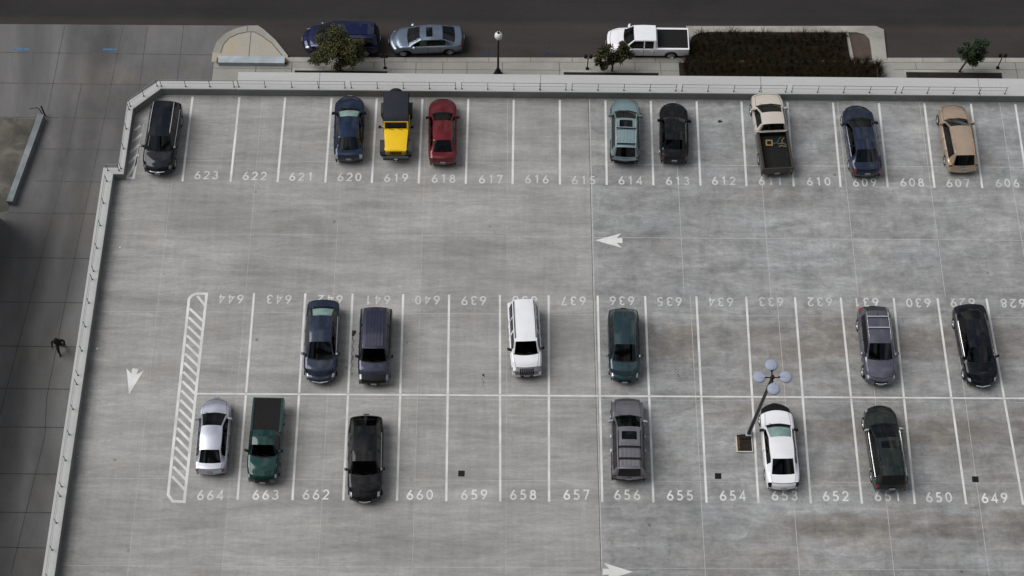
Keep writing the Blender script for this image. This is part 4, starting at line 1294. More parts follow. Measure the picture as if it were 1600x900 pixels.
# ------------------------------------------------------------------ the yellow off-road vehicle (built from its own panels)
def offroad(B, ang, Ln=4.35):
    c = ctr(B, ang, Ln)
    root = empty('off_road_vehicle', c, R(ang + 180))
    tag(root, 'yellow off-road vehicle with black soft top, slotted grille and spare wheel', 'off-road vehicle', 'vehicles parked on the roof deck')
    h = Ln / 2
    TOP = simple('soft_top_canvas', (0.020, 0.023, 0.031), 0.75, var=0.15, vscale=3)
    FLARE = simple('flare_plastic', (0.040, 0.042, 0.046), 0.6)
    # tub and door skins
    mb = MB(); mb.box(-.73, .73, -h + .22, .42, .45, 1.10, top=.985); mb.box(-.66, .66, .40, h - .42, .45, .98)
    mb.build('body', P_YELLOW, root, bevel=.03)
    mb = MB()      # bonnet: tapers to the grille
    f = [(.42, .70, 1.14), (h - .34, .60, 1.05)]
    ys = np.linspace(.42, h - .34, 6)
    for a, b in zip(ys, ys[1:]):
        W_ = lambda y: .70 - .09 * (y - .42) / (h - .76)
        Zc = lambda y: 1.155 - .085 * (y - .42) / (h - .76)
        for x0, x1 in ((-1, -.72), (-.72, 0), (0, .72), (.72, 1)):
            zz = lambda u, y: Zc(y) + .02 - .05 * abs(u) ** 3
            mb.face([(x0 * W_(a), a, zz(x0, a)), (x1 * W_(a), a, zz(x1, a)), (x1 * W_(b), b, zz(x1, b)), (x0 * W_(b), b, zz(x0, b))])
        for s in (-1, 1):
            mb.face([(s * W_(a), a, Zc(a) - .03), (s * W_(b), b, Zc(b) - .03), (s * W_(b), b, .92), (s * W_(a), a, .92)])
    mb.build('hood', P_YELLOW, root, smooth=40)
    mb = MB(); mb.box(-.60, .60, h - .36, h - .28, .62, 1.06)
    gr = mb.build('grille', P_YELLOW, root, bevel=.02)
    mb = MB()
    for q in range(7):
        x = (q - 3) * .095; mb.box(x - .03, x + .03, h - .285, h - .272, .70, 1.0)
    mb.build('grille_slots', BEDLINER, gr)
    for s in (-1, 1):
        mb = MB(); mb.lathe([(.001, .012), (.075, .01), (.09, -.01)], 14)
        o = mb.build('headlight', LENS, root, smooth=40); o.location = (s * .47, h - .272, .90); o.rotation_euler = (-math.pi / 2, 0, 0)
        # flares front and rear
        for yc, l0, l1 in ((h - .80, -.52, .56), (-h + .95, -.52, .50)):
            mb = MB()
            pts = [(yc + l0, .62), (yc + l0 + .14, .88), (yc - .18, .98), (yc + .22, .98), (yc + l1 - .12, .90), (yc + l1, .70)]
            for (ya, za), (yb2, zb2) in zip(pts, pts[1:]):
                x0, x1 = s * (.60 if yc > 0 else .70), s * .93
                mb.face([(x0, ya, za), (x1, ya, za), (x1, yb2, zb2), (x0, yb2, zb2)])
                mb.face([(x1, ya, za), (x1, ya, za - .09), (x1, yb2, zb2 - .09), (x1, yb2, zb2)])
            mb.build('fender_flare', FLARE, root, smooth=30)
        mb = MB(); mb.box(s * .74 - .03, s * .74 + .03, -.62, .36, .50, 1.09)
        d = mb.build('door', P_YELLOW, root, bevel=.015)
        mb = MB(); mb.box(s * .785 - .015, s * .785 + .015, -.52, -.38, .93, .97)
        mb.build('handle', TRIM, d)
        mb = MB(); mb.box(s * .74, s * 1.00, .30, .36, 1.10, 1.13); mb.box(min(s * .86, s * 1.02), max(s * .86, s * 1.02), .27, .36, 1.08, 1.28)
        mb.build('side_mirror', TRIM, root, bevel=.02)
        mb = MB(); mb.box(s * .745 - .005, s * .745 + .005, -h + .35, .22, 1.13, 1.58)
        mb.build('side_window', DARKGLASS, root)
    # windscreen frame
    a0, a1 = (.44, 1.12), (.22, 1.62)
    fr = MB()
    def slat(x0, x1, u0, u1, mbx, th=.03):
        p = lambda x, u, d: (x, a0[0] + (a1[0] - a0[0]) * u + d * .9, a0[1] + (a1[1] - a0[1]) * u + d * .4)
        q = [p(x0, u0, 0), p(x1, u0, 0), p(x1, u1, 0), p(x0, u1, 0)]
        q2 = [p(x0, u0, th), p(x1, u0, th), p(x1, u1, th), p(x0, u1, th)]
        mbx.face(q2); mbx.face(q[::-1])
        for k in range(4): mbx.face([q[k], q[(k + 1) % 4], q2[(k + 1) % 4], q2[k]])
    slat(-.72, .72, 0, .12, fr); slat(-.72, .72, .90, 1, fr); slat(-.72, -.63, .121, .899, fr); slat(.63, .72, .121, .899, fr)
    fr.build('windshield_frame', P_YELLOW, root)
    gm = MB(); slat(-.63, .63, .12, .90, gm, .012); gm.build('windshield', DARKGLASS, root)
    mb = MB()
    for s in (-.4, .1): mb.tube((s, .52, 1.17), (s + .32, .46, 1.24), .010, n=5)
    mb.build('wiper', TRIM, root)
    # soft top with gently bowed canvas
    mb = MB()
    ys = [(-h + .18, 1.14), (-h + .26, 1.50), (-h + .36, 1.72), (-h + .55, 1.80), (-1.0, 1.815), (-.45, 1.80), (-.40, 1.825), (-.1, 1.80), (.16, 1.70), (.21, 1.64)]
    for (ya, za), (yb2, zb2) in zip(ys, ys[1:]):
        xs = [-.74, -.70, -.45, 0, .45, .70, .74]
        dz = [-.22, -.05, -.01, 0, -.01, -.05, -.22]
        for k in range(6):
            g = lambda k, y, z: (xs[k] * (1 if z > 1.3 else 1.0), y, z + dz[k] * (1 if z > 1.4 else 0))
            mb.face([g(k, ya, za), g(k + 1, ya, za), g(k + 1, yb2, zb2), g(k, yb2, zb2)])
    for s in (-1, 1):
        mb.face([(s * .74, -h + .2, 1.10), (s * .74, -h + .36, 1.50), (s * .74, -.9, 1.595), (s * .74, -.9, 1.10)])
    mb.build('soft_top', TOP, root, smooth=50)
    mb = MB(); mb.box(-.74, .74, h - .16, h + .0, .50, .72); mb.box(-.50, .50, h - .27, h - .15, .50, .66); mb.box(-.18, .18, h - .01, h + .05, .52, .70)
    bpr = mb.build('bumper', FLARE, root, bevel=.04)
    mb = MB(); mb.tube((-.09, h + .06, .70), (.09, h + .06, .70), .035, n=8); mb.tube((0, h + .05, .60), (0, h + .12, .60), .05, n=8)
    mb.build('winch', RIM, root)
    mb = MB(); mb.box(-.66, .66, -h + .20, -h + .26, .55, 1.10)
    tg = mb.build('tailgate', P_YELLOW, root, bevel=.02)
    ta, tb = wheel_mesh(.40, .26)
    o = bpy.data.objects.new('spare_wheel', ta); COL.objects.link(o); o.parent = root; o.location = (.05, -h + .06, 1.08); o.rotation_euler = (0, 0, math.pi / 2)
    q = bpy.data.objects.new('rim', tb); COL.objects.link(q); q.parent = o; q.rotation_euler = (0, 0, 0)
    mb = MB(); mb.box(-.60, .60, -h + .4, h - .5, .30, .5)
    mb.build('underbody', UNDER, root)
    mb = MB()
    for s in (-.38, .38):
        mb.box(s - .22, s + .22, -.75, -.25, .7, .95); mb.box(s - .22, s + .22, -.85, -.72, .8, 1.4)
    mb.box(-.66, .66, .25, .43, .9, 1.13)
    mb.build('interior', SEATD, root)
    add_wheels(root, Ln, 1.86, h - .80, -h + .95, .40, .26)
offroad((-5.50, 54.66), .8)

# scraps lying in the open pickup bed
def in_bed(x, y):       # offsets from the bed's middle, in the truck's own frame
    a = R(3.6); return PK.location.x + x * math.cos(a) - y * math.sin(a), PK.location.y + x * math.sin(a) + y * math.cos(a)
WOODL = simple('pale_wood', (0.25, 0.17, 0.085), 0.8, var=0.3, vscale=9)
bx_, by_ = in_bed(-.22, -.75)
g = empty('wooden_frame', (bx_, by_, .675), R(-2)); tag(g, 'small pale wooden frame lying in the dark bed of the cream pickup', 'frame')
for nm, (x0, x1, y0, y1) in zip(['rail'] * 4, ((-.20, .20, -.20, -.13), (-.20, .20, .13, .20), (-.20, -.13, -.129, .129), (.13, .20, -.129, .129))):
    mb = MB(); mb.box(x0, x1, y0, y1, 0, .09); mb.build(nm, WOODL, g)
SC_MATS = [simple('scrap_tan', (0.16, 0.115, 0.065), 0.8), simple('scrap_teal', (0.04, 0.075, 0.07), 0.7), simple('scrap_grey', (0.10, 0.10, 0.10), 0.8)]
for i, (x, y, a, l, lab) in enumerate(((.30, -.62, 40, .34, 'bent teal strip of scrap beside the wooden frame in the pickup bed'),
                                       (.52, -.85, -20, .26, 'grey scrap strip near the right side of the pickup bed'),
                                       (.62, -.60, 70, .20, 'short tan scrap piece close to the cab in the pickup bed'),
                                       (.55, -1.02, 15, .22, 'tan scrap piece farthest from the cab in the pickup bed'))):
    px, py = in_bed(x, y)
    mb = MB(); n = 5
    for k in range(n):
        u0, u1 = -l + 2 * l * k / n, -l + 2 * l * (k + 1) / n
        f = lambda u: .06 * math.sin(u * 9 + i)
        mb.box(u0, u1 + .01, f(u0) - .035, f(u0) + .035, .0, .05 + .02 * (k % 2))
    o = mb.build('scrap_piece', SC_MATS[(1, 2, 0, 0)[i]]); o.location = (px, py, .675); o.rotation_euler = (0, 0, R(a))
    tag(o, lab, 'scrap', 'scraps in the pickup bed')

# ------------------------------------------------------------------ railings on the parapet
def railing(p0, p1, bays, label, group='guard rail panels on the parapet', h=.66):
    p0, p1 = Vector((*p0, WH)), Vector((*p1, WH))
    root = empty('guard_rail', tuple((p0 + p1) / 2)); tag(root, label, 'guard rail', group)
    o_ = (p0 + p1) / 2
    up_ = Vector((0, 0, 1))
    a, b = p0 - o_, p1 - o_
    for z in (h, h * .52):
        mb = MB(); mb.tube(a + up_ * z, b + up_ * z, .017 if z == h else .011, n=6)
        mb.build('top_rail' if z == h else 'middle_rail', MAT['rail'], root)
    for k in range(bays + 1):
        u = (k + .04) / (bays + .08)
        q = a + (b - a) * u
        mb = MB(); mb.tube(q + up_ * .01, q + up_ * h, .018, n=6); mb.box(q.x - .04, q.x + .04, q.y - .04, q.y + .04, .013, .03)
        mb.build('post', MAT['railpost'], root)
names = ['behind the black corner SUV', 'behind stalls 623 and 622', 'behind stalls 621 and 620', 'behind the yellow off-road vehicle and the red sedan', 'behind stalls 617 and 616',
         'behind stall 615 and the pale teal SUV', 'behind the black compact sedan and stall 612', 'behind the cream pickup and stall 610', 'behind the dull navy sedan and stall 608', 'behind the beige minivan', 'behind stall 606 by the frame edge']
xs = [-15.2]
P0 = -8.35
edges = [P0 + 6.58 * k for k in range(0, 7)]
segs_ = [(-19.55, -15.15, 3, names[0])] + [(-15.0, -8.6, 4, names[1])]
for k in range(6):
    segs_.append((P0 + 6.52 * k, P0 + 6.52 * k + 6.28, 4, names[2 + k] if k < 8 else ''))
lab_n = ['behind stalls 621 and 620', 'behind the red sedan and stall 617', 'behind stalls 616 and 615', 'behind the pale teal SUV and the black compact sedan', 'behind stalls 611 and 610', 'behind the dull navy sedan and the beige minivan']
for k, (x0, x1, bays, nm) in enumerate(segs_):
    lab = nm if k < 2 else lab_n[k - 2]
    railing((x0, 59.62), (x1, 59.62), bays, 'guard rail panel on the parapet ' + lab)
railing((-21.20, 58.15), (-19.72, 59.66), 2, 'short slanted guard rail panel across the cut parapet corner')
railing((-21.26, 53.8), (-21.22, 58.0), 3, 'guard rail panel on the parapet beside the black corner SUV')
railing((wx(53.5) - .35, 53.72), (-21.32, 53.72), 1, 'shortest guard rail panel on the little parapet step below the black corner SUV')
yy = 53.2
west = ['just below the parapet step', 'above the walking person', 'beside the painted down arrow', 'beside the lower hatched island', 'at the bottom of the frame']
for k in range(5):
    y1, y0 = yy - .15, yy - 6.15
    railing((wx(y1) - .30, y1), (wx(y0) - .30, y0), 4, 'guard rail panel on the west parapet ' + west[k])
    yy -= 6.42

# ------------------------------------------------------------------ quad lamp post on the deck
PB, PT = Vector((13.90, 37.76, .14)), Vector((14.12, 37.66, 7.25))
root = empty('lamp_post', (PB.x, PB.y, 0)); tag(root, 'tall dark lamp post with four round grey lamp heads standing in the deck', 'lamp post')
O = Vector((PB.x, PB.y, 0))
mb = MB(); mb.tube(PB - O, PT - O, .105, .075, 10); mb.build('pole', MAT['polegrey'], root, smooth=50)
mb = MB(); mb.box(-.17, .17, -.16, .16, .121, .17); mb.build('base_plate', MAT['plate'], root, bevel=.01)
hub = PT - O
mb = MB(); mb.lathe([(.001, .16), (.10, .14), (.12, .0), (.09, -.14)], 10, tuple(hub)); mb.build('hub', MAT['black'], root, smooth=50)
for k, a in enumerate((90, 180, 0, 270)):
    d = Vector((math.cos(R(a + 1)), math.sin(R(a + 1)), 0))
    mb = MB(); mb.tube(hub + d * .05, hub + d * .32 + Vector((0, 0, .02)), .035, n=6)
    mb.tube(hub + d * .32 + Vector((0, 0, .02)), hub + d * .45 + Vector((0, 0, .10)), .06, .09, n=8)
    mb.build('arm', MAT['black'], root)
    c = hub + d * .66 + Vector((0, 0, .06))
    mb = MB()
    mb.lathe([(.001, .115), (.10, .11), (.23, .095), (.305, .06), (.322, .02), (.322, -.03), (.29, -.05), (.001, -.05)], 28, tuple(c))
    hd = mb.build('lamp_head', MAT['lampgrey'], root, smooth=45)
    mb = MB()
    e = hub + d * .36
    n_ = Vector((-d.y, d.x, 0))
    z1 = hub.z + .182
    pts = [e + n_ * .045, e + d * .30 + n_ * .075, e + d * .30 - n_ * .075, e - n_ * .045]
    mb.face([(p.x, p.y, z1) for p in pts])
    for i2 in range(4):
        p, q = pts[i2], pts[(i2 + 1) % 4]
        mb.face([(p.x, p.y, z1 - .09), (q.x, q.y, z1 - .09), (q.x, q.y, z1), (p.x, p.y, z1)])
    mb.build('bracket', MAT['lampgrey'], hd)
# open box at its foot
root = empty('open_box', (13.62, 37.2, 0)); tag(root, 'open white rimmed box with dark brown inside at the lamp post foot', 'box')
OX = Vector((13.62, 37.2, 0))
def at_(x, y): return (x - OX.x, y - OX.y)
x0, x1, y0, y1, hb = -.42, .44, -.46, .52, .13
mb = MB(); mb.box(x0, x0 + .045, y0, y1 - .12, 0, hb); mb.box(x0, x1, y0 - .045, y0 - .001, 0, hb); mb.box(x1 - .02, x1 + .01, y0, y1, 0, hb - .03)
mb.build('rim', MAT['whiterim'], root)
mb = MB(); mb.box(x0 + .046, x0 + .07, y0 + .002, y1 - .14, .01, hb - .01)
mb.face([(x0 + .07, y1 - .14, hb - .01), (x0 + .07, y1 - .14, .02), (x0 + .20, y1, .02), (x0 + .20, y1, hb - .01)])
mb.face([(x0 + .071, y0 + .01, hb - .02), (x0 + .20, y0 + .20, .035), (x0 + .20, y1 - .05, .035), (x0 + .071, y1 - .15, hb - .02)])
mb.build('side_board', MAT['rust'], root)
mb = MB(); mb.box(x0 + .07, x1 - .02, y0 + .002, y1, .012, .03); mb.box(x0 + .28, x1 - .02, y1 - .24, y1, .03, .12)
mb.build('dark_boards', MAT['darkpit'], root)

# ------------------------------------------------------------------ drains and stains
for x, y, lab in ((-1.44, 35.4, 'square black drain grate above stall number 659'), (12.14, 35.35, 'square black drain grate near the lamp post box'), (25.79, 35.26, 'square black drain grate above stall number 649')):
    g = empty('drain_grate', (x, y, .0), R(-2)); tag(g, lab, 'drain grate', 'drain grates in the deck')
    mb = MB(); mb.box(-.17, .17, -.165, .165, .001, .010); mb.build('frame', MAT['grate'], g)
    mb = MB()
    for k in range(6): mb.box(-.15 + k * .053, -.12 + k * .053, -.14, .14, .0105, .016)
    mb.build('bars', MAT['black'], g)
def stain(name, blobs, lab):
    mb = MB(); z = .0034
    for x, y, r in blobs:
        n = 11; ph = random.random() * 9
        mb.face([(x + r * (1 + .3 * math.sin(ph + 2.3 * k) * random.random()) * math.cos(2 * math.pi * k / n), y + r * (1 + .25 * math.sin(ph + 1.7 * k)) * math.sin(2 * math.pi * k / n), z) for k in range(n)]); z += .0002
    tag(mb.build(name, MAT['oil']), lab, 'oil stain', 'oil stains on the deck')
bl = [(-7.50, 43.72, .16), (-7.52, 43.60, .12)]
y = 43.5
while y > 41.1:
    bl.append((-7.50 + .05 * math.sin(y * 13) - .004 * (43.5 - y), y, .018 + .02 * random.random() * (1 if y > 42 else .5))); y -= .05 + .05 * random.random()
stain('oil_stain', bl, 'long dark oil trail on the deck left of the dull purple SUV')
stain('oil_stain', [(-.33, 41.18, .07), (-.27, 41.1, .03)] + [(-.33 + random.uniform(-.08, .08), 41.0 - .075 * k, random.uniform(.015, .035)) for k in range(9)], 'small row of black oil drips in empty stall 639')
stain('oil_stain', [(13.52, 57.9, .10), (13.44, 57.95, .05), (13.63, 57.88, .05), (13.60, 58.0, .03), (13.38, 57.85, .04)], 'small black oil splash near the parapet in stall 612')
stain('oil_stain', [(10.25 + random.uniform(-.12, .12), 41.6 - .1 * k, random.uniform(.015, .04)) for k in range(5)], 'few black oil drips in empty stall 635')

# ------------------------------------------------------------------ street side: bench wall, low wall, handrail, neighbour
root = empty('low_wall', (-15.46, 66.5, Z0)); tag(root, 'low pale blue grey concrete wall in front of the half round kerb', 'low wall')
mb = MB(); mb.box(-2.14, 2.14, -.29, .25, 0, .34); mb.build('wall_body', MAT['lowwall'], root, bevel=.02)
for s in (-1, 1):
    mb = MB(); mb.box(s * 2.20 - .05, s * 2.20 + .05, -.14, .16, .02, .26); mb.build('end_board', MAT['rust'], root)
mb = MB()
lw = [(-28.53, 62.07), (-28.15, 61.95), (-29.24, 55.54), (-29.62, 55.59)]
mb.prism(lw, Z0 - .1, Z0 + .5)
o = mb.build('garden_wall', MAT['lowwall'], bevel=.02); o.data.materials[0] = concrete('shaded_wall_concrete', (0.215, 0.235, 0.250), 0.14, (1, 1, 1), 0.2, stain_scale=0.8); tag(o, 'long low pale concrete wall edging the dirt strip left of the driveway', 'low wall')  # darker copy of the pale concrete, shade put into its colour
flat('dirt_strip', [[(-60, 48), (-29.6, 55.2), (-28.66, 61.9), (-30.5, 62.0), (-60, 62)]], Z0 + .02, MAT['drydirt'], 'structure')
mb = MB()
root = empty('handrail', (-28.25, 62.15, Z0)); tag(root, 'black metal handrail at the end of the long low wall', 'handrail')
mb.tube((.05, .05, 0), (.0, .10, 1.0), .05, n=8); mb.build('post', MAT['black'], root)
mb = MB(); mb.path([(-.05, -.05, .3), (-.16, .05, .75), (-.32, .08, .86), (-.72, .02, .82)], .03); mb.lathe([(.001, .05), (.05, 0), (.001, -.05)], 8, (-.72, .02, .82)); mb.build('hooked_bar', MAT['railpost'], root, smooth=50)
root = empty('neighbouring_building', (-29.7, 53.5, Z0)); tag(root, 'dark grey building corner at the left frame edge', 'building')
mb = MB(); mb.box(-30, -.25, -46, 1.1, -.1, 6); mb.build('wall', concrete('neighbour_wall', (0.16, 0.16, 0.165), 0.1), root)
mb = MB(); mb.box(-30.2, -.05, -46.2, 1.3, 6, 6.4); mb.build('roof', MAT['facade'], root)
mb = MB()
for y in range(-44, 0, 4):
    for z in (.8, 3.4): mb.box(-.27, -.22, y, y + 2.4, z, z + 1.9)
mb.build('windows', DARKGLASS, root)

# the high rise the deck is seen from: added unseen behind the viewpoint to block and darken the southern sky
root = empty('unseen_high_rise', (0, -30, Z0)); tag(root, 'unseen dark glass high rise tower standing south of the parking deck behind the viewpoint', 'building')
mb = MB(); mb.box(-38, 38, -20, 18, -.1, 150); mb.build('wall', concrete('tower_wall', (0.055, 0.056, 0.06), 0.1), root)
mb = MB()
for z in range(4, 146, 4):
    for x in range(-36, 36, 4): mb.face([(x + .3, 18.02, z), (x + 3.6, 18.02, z), (x + 3.6, 18.02, z + 2.4), (x + .3, 18.02, z + 2.4)])
mb.build('windows', DARKGLASS, root)

# ------------------------------------------------------------------ street lamp, meters
root = empty('street_lamp', (.4, 65.68, Z0)); tag(root, 'black street lamp with one white globe on the sidewalk', 'street lamp')
mb = MB(); mb.lathe([(.30, 0), (.30, .10), (.24, .16), (.20, .42), (.12, .62), (.09, .70)], 12); mb.build('base', MAT['black'], root, smooth=40)
mb = MB(); mb.tube((0, 0, .7), (0, 0, 3.75), .075, .055, 10); mb.lathe([(.05, 3.72), (.11, 3.78), (.13, 3.86), (.10, 3.90)], 12); mb.build('pole', MAT['black'], root, smooth=40)
mb = MB(); mb.lathe([(.10, 3.88), (.20, 3.96), (.25, 4.12), (.235, 4.28), (.16, 4.41), (.08, 4.45), (.001, 4.46)], 20); mb.build('globe', MAT['globe'], root, smooth=60)
mb = MB(); mb.lathe([(.09, 4.44), (.07, 4.50), (.03, 4.53), (.025, 4.60), (.001, 4.62)], 10)
for s in (-1, 1): mb.tube((s * .10, .0, 4.40), (s * .11, 0, 4.56), .015, n=5)
mb.build('finial', MAT['black'], root)
for x, y, lab in ((-6.87, 66.12, 'twin parking meter between the deep blue minivan and the blue silver sedan'), (6.16, 66.22, 'twin parking meter just left of the tree by the white pickup'), (32.80, 66.60, 'twin parking meter beside the rightmost small tree')):
    root = empty('parking_meter', (x, y, Z0)); tag(root, lab, 'parking meter', 'twin parking meters along the sidewalk')
    mb = MB(); mb.lathe([(.12, 0), (.12, .05), (.06, .16), (.04, .18)], 10); mb.tube((0, 0, .1), (0, 0, 1.18), .035, n=8); mb.tube((-.17, 0, 1.16), (.17, 0, 1.16), .03, n=6)
    mb.build('post', MAT['black'], root)
    for s in (-1, 1):
        mb = MB(); c = s * .17
        mb.lathe([(.05, 1.16), (.10, 1.22), (.115, 1.36), (.10, 1.46), (.05, 1.52), (.001, 1.53)], 10, (c, 0, 0)); mb.build('meter_head', MAT['black'], root, smooth=50)

# tree pits
for x0, x1, y1, lab in ((-12.75, -6.62, 66.02, 'long dark tree pit under the largest yellow green tree'), (4.55, 10.85, 66.08, 'long dark tree pit under the tree by the white pickup'), (26.7, 33.1, 66.34, 'long dark tree pit under the rightmost small tree')):
    root = empty('tree_pit', ((x0 + x1) / 2, y1 - .5, Z0)); tag(root, lab, 'tree pit', 'tree pits in the sidewalk')
    hw_ = (x1 - x0) / 2
    mb = MB(); mb.box(-hw_ + .1, hw_ - .1, -1.2, .33, .0, .014); mb.build('soil', MAT['dirt'], root)
    mb = MB(); mb.box(-hw_ - .06, hw_ + .06, .34, .50, 0, .05); mb.box(-hw_ - .06, -hw_ + .08, -1.2, .339, 0, .05); mb.box(hw_ - .08, hw_ + .06, -1.2, .339, 0, .05); mb.build('border', MAT['kerb'], root)

# ------------------------------------------------------------------ trees
BARK = simple('bark', (0.045, 0.033, 0.025), 0.9, var=0.3, vscale=12)
def leafmat(name, c1, c2, c3):
    m, t, b = mat_new(name)
    geo = N(t, 'ShaderNodeNewGeometry')
    rp = N(t, 'ShaderNodeValToRGB')
    rp.color_ramp.elements[0].color = (*c1, 1); rp.color_ramp.elements[1].color = (*c3, 1)
    e = rp.color_ramp.elements.new(.55); e.color = (*c2, 1)
    L(t, geo.outputs['Random Per Island'], rp.inputs[0])
    L(t, rp.outputs[0], b.inputs['Base Color'])
    b.inputs['Roughness'].default_value = 0.55
    b.inputs['Specular IOR Level'].default_value = 0.3
    return m
def tree(x, y, h, lean, clumps, nleaf, lm, label, seed, ls=.11):
    rnd = random.Random(seed)
    root = empty('street_tree', (x, y, Z0)); tag(root, label, 'tree', 'small trees along the sidewalk')
    mb = MB()
    top = Vector((lean[0] * .6, lean[1] * .6, h * .62))
    mid = Vector((lean[0] * .2, lean[1] * .2, h * .30))
    r0 = .05 + h * .008
    mb.tube((0, 0, 0), mid, r0, r0 * .75, 7, caps=False); mb.tube(mid, top, r0 * .75, r0 * .4, 7)
    ends = []
    for c, r in clumps:
        c = Vector(c); b = mid.lerp(top, rnd.uniform(.2, 1))
        m_ = b.lerp(c, .5) + Vector((rnd.uniform(-.1, .1), rnd.uniform(-.1, .1), rnd.uniform(0, .15)))
        mb.tube(b, m_, r0 * .35, r0 * .22, 5); mb.tube(m_, c, r0 * .22, r0 * .08, 5)
        for k in range(6):
            d = Vector((rnd.gauss(0, 1), rnd.gauss(0, 1), rnd.gauss(.2, .8))).normalized() * r * rnd.uniform(.6, 1.15)
            mb.tube(c.lerp(m_, .2), c + d, r0 * .09, r0 * .03, 4)
            ends.append((c, c + d, r))
    mb.build('trunk', BARK, root, smooth=60)
    lv = MB()
    for k in range(nleaf):
        c, e, r = ends[rnd.randrange(len(ends))]
        u = rnd.random() ** .6
        p = c.lerp(e, u) + Vector((rnd.gauss(0, 1), rnd.gauss(0, 1), rnd.gauss(0, 1))) * r * .20
        d = Vector((rnd.gauss(0, 1), rnd.gauss(0, 1), rnd.gauss(-.2, .7))).normalized()
        nrm = Vector((rnd.gauss(0, .6), rnd.gauss(0, .6), 1)).normalized()
        s_ = d.cross(nrm).normalized()
        l = ls * rnd.uniform(.7, 1.5); wd = l * .34
        a, b2 = p, p + d * l
        mpt = p + d * l * .5 + nrm * l * .06
        lv.face([a, mpt - s_ * wd, b2, mpt + s_ * wd])
    me = bpy.data.meshes.new('crown'); me.from_pydata(lv.v, [], lv.f)
    link('crown', me, lm, root)
LF1 = leafmat('leaves_yellow_green', (0.011, 0.016, 0.006), (0.034, 0.040, 0.011), (0.115, 0.100, 0.018))
LF2 = leafmat('leaves_olive', (0.012, 0.016, 0.007), (0.028, 0.031, 0.012), (0.11, 0.09, 0.025))
LF3 = leafmat('leaves_deep_green', (0.010, 0.022, 0.011), (0.020, 0.042, 0.018), (0.05, 0.075, 0.02))
rs = random.Random(3)
cl1 = []
for k in range(26):
    a = rs.uniform(0, 2 * math.pi); q = rs.random() ** .5
    z = rs.uniform(.7, 3.5); rr = 1.55 * (1 - ((z - 1.7) / 2.4) ** 2) ** .5
    cl1.append(((rr * q * math.cos(a), rr * q * math.sin(a) * .75 + .2, z), rs.uniform(.40, .65)))
cl1 += [((-1.7, .2, 1.0), .45), ((-1.35, .0, 1.6), .45), ((1.2, .3, 2.4), .4), ((.9, .2, 3.0), .35)]
tree(-9.7, 65.85, 4.1, (-.1, .2), cl1, 15000, LF1, 'largest sidewalk tree with yellow green crown in front of the deep blue minivan', 1, .095)
cl2 = [((-.75, .15, 1.7), .40), ((-.45, .1, 2.3), .35), ((.75, .15, 1.9), .42), ((.45, .1, 2.35), .35), ((.1, .2, 1.5), .50), ((-.2, 0, 1.1), .38), ((.5, 0, 1.3), .38), ((1.0, .1, 1.75), .28), ((-.9, 0, 1.1), .28), ((-.6, -.1, .75), .26), ((.55, .2, 2.75), .22)]
tree(7.75, 66.05, 2.8, (.1, .1), cl2, 6500, LF2, 'olive green sidewalk tree in front of the white pickup', 2, .115)
cl3 = [((.30, .2, 1.2), .42), ((.55, .25, 1.7), .42), ((.85, .2, 2.2), .36), ((.35, .2, 2.1), .40), ((1.05, .3, 2.75), .26), ((.6, .2, 2.7), .30), ((.7, 0, .95), .30), ((-.35, .2, 2.15), .22), ((-.15, .2, 2.6), .18), ((.95, .1, 1.5), .30)]
tree(30.25, 66.25, 2.9, (.9, .2), cl3 + [((.2, .1, 1.6), .45), ((.7, .2, 1.25), .42), ((.45, .1, 2.4), .40), ((.95, .2, 1.9), .40)], 7000, LF3, 'rightmost small dark green sidewalk tree leaning right', 3, .09)

# ------------------------------------------------------------------ ornamental grass filling the bed
def grassmat():
    m, t, b = mat_new('rust_grass')
    geo = N(t, 'ShaderNodeNewGeometry')
    rp = N(t, 'ShaderNodeValToRGB')
    rp.color_ramp.elements[0].color = (0.008, 0.0075, 0.005, 1); rp.color_ramp.elements[1].color = (0.042, 0.024, 0.012, 1)
    e = rp.color_ramp.elements.new(.6); e.color = (0.018, 0.013, 0.007, 1)
    L(t, geo.outputs['Random Per Island'], rp.inputs[0])
    pat = remap(t, noise(t, 0.9, 4, 0.6), 0.52, 0.70, 0, 0.5)
    L(t, mixc(t, pat, rp.outputs[0], (0.036, 0.018, 0.010)), b.inputs['Base Color']); b.inputs['Roughness'].default_value = 0.8; b.inputs['Specular IOR Level'].default_value = 0.1
    return m
gb = MB(); rg_ = random.Random(11)
def clump(x, y, z, h, n, r):
    for k in range(n):
        a = rg_.uniform(0, 2 * math.pi); q = r * rg_.random()
        bx, by = x + q * .4 * math.cos(a), y + q * .4 * math.sin(a)
        hh = h * rg_.uniform(.55, 1.1); lean_ = q * 1.1
        wd = rg_.uniform(.006, .014); pa = a + 1.57
        dx, dy = wd * math.cos(pa), wd * math.sin(pa)
        mx_, my_ = bx + lean_ * .5 * math.cos(a), by + lean_ * .5 * math.sin(a)
        tx, ty = bx + lean_ * 1.5 * math.cos(a), by + lean_ * 1.5 * math.sin(a)
        gb.face([(bx - dx, by - dy, z), (bx + dx, by + dy, z), (mx_ + dx, my_ + dy, z + hh * .75), (mx_ - dx, my_ - dy, z + hh * .75)])
        gb.face([(mx_ - dx, my_ - dy, z + hh * .75), (mx_ + dx, my_ + dy, z + hh * .75), (tx, ty, z + hh * (.85 if k % 3 else .6))])
for row, (y0, x0, x1, h) in enumerate(((68.9, 13.6, 22.9, .55), (68.35, 13.2, 22.9, .62), (67.75, 13.2, 22.9, .66), (67.25, 13.3, 22.9, .70))):
    x = x0
    while x < x1:
        clump(x + rg_.uniform(-.1, .1), y0 + rg_.uniform(-.15, .15), ST_ if False else ZST + .06, h * rg_.uniform(.8, 1.15), 95, rg_.uniform(.30, .42)); x += rg_.uniform(.36, .56)
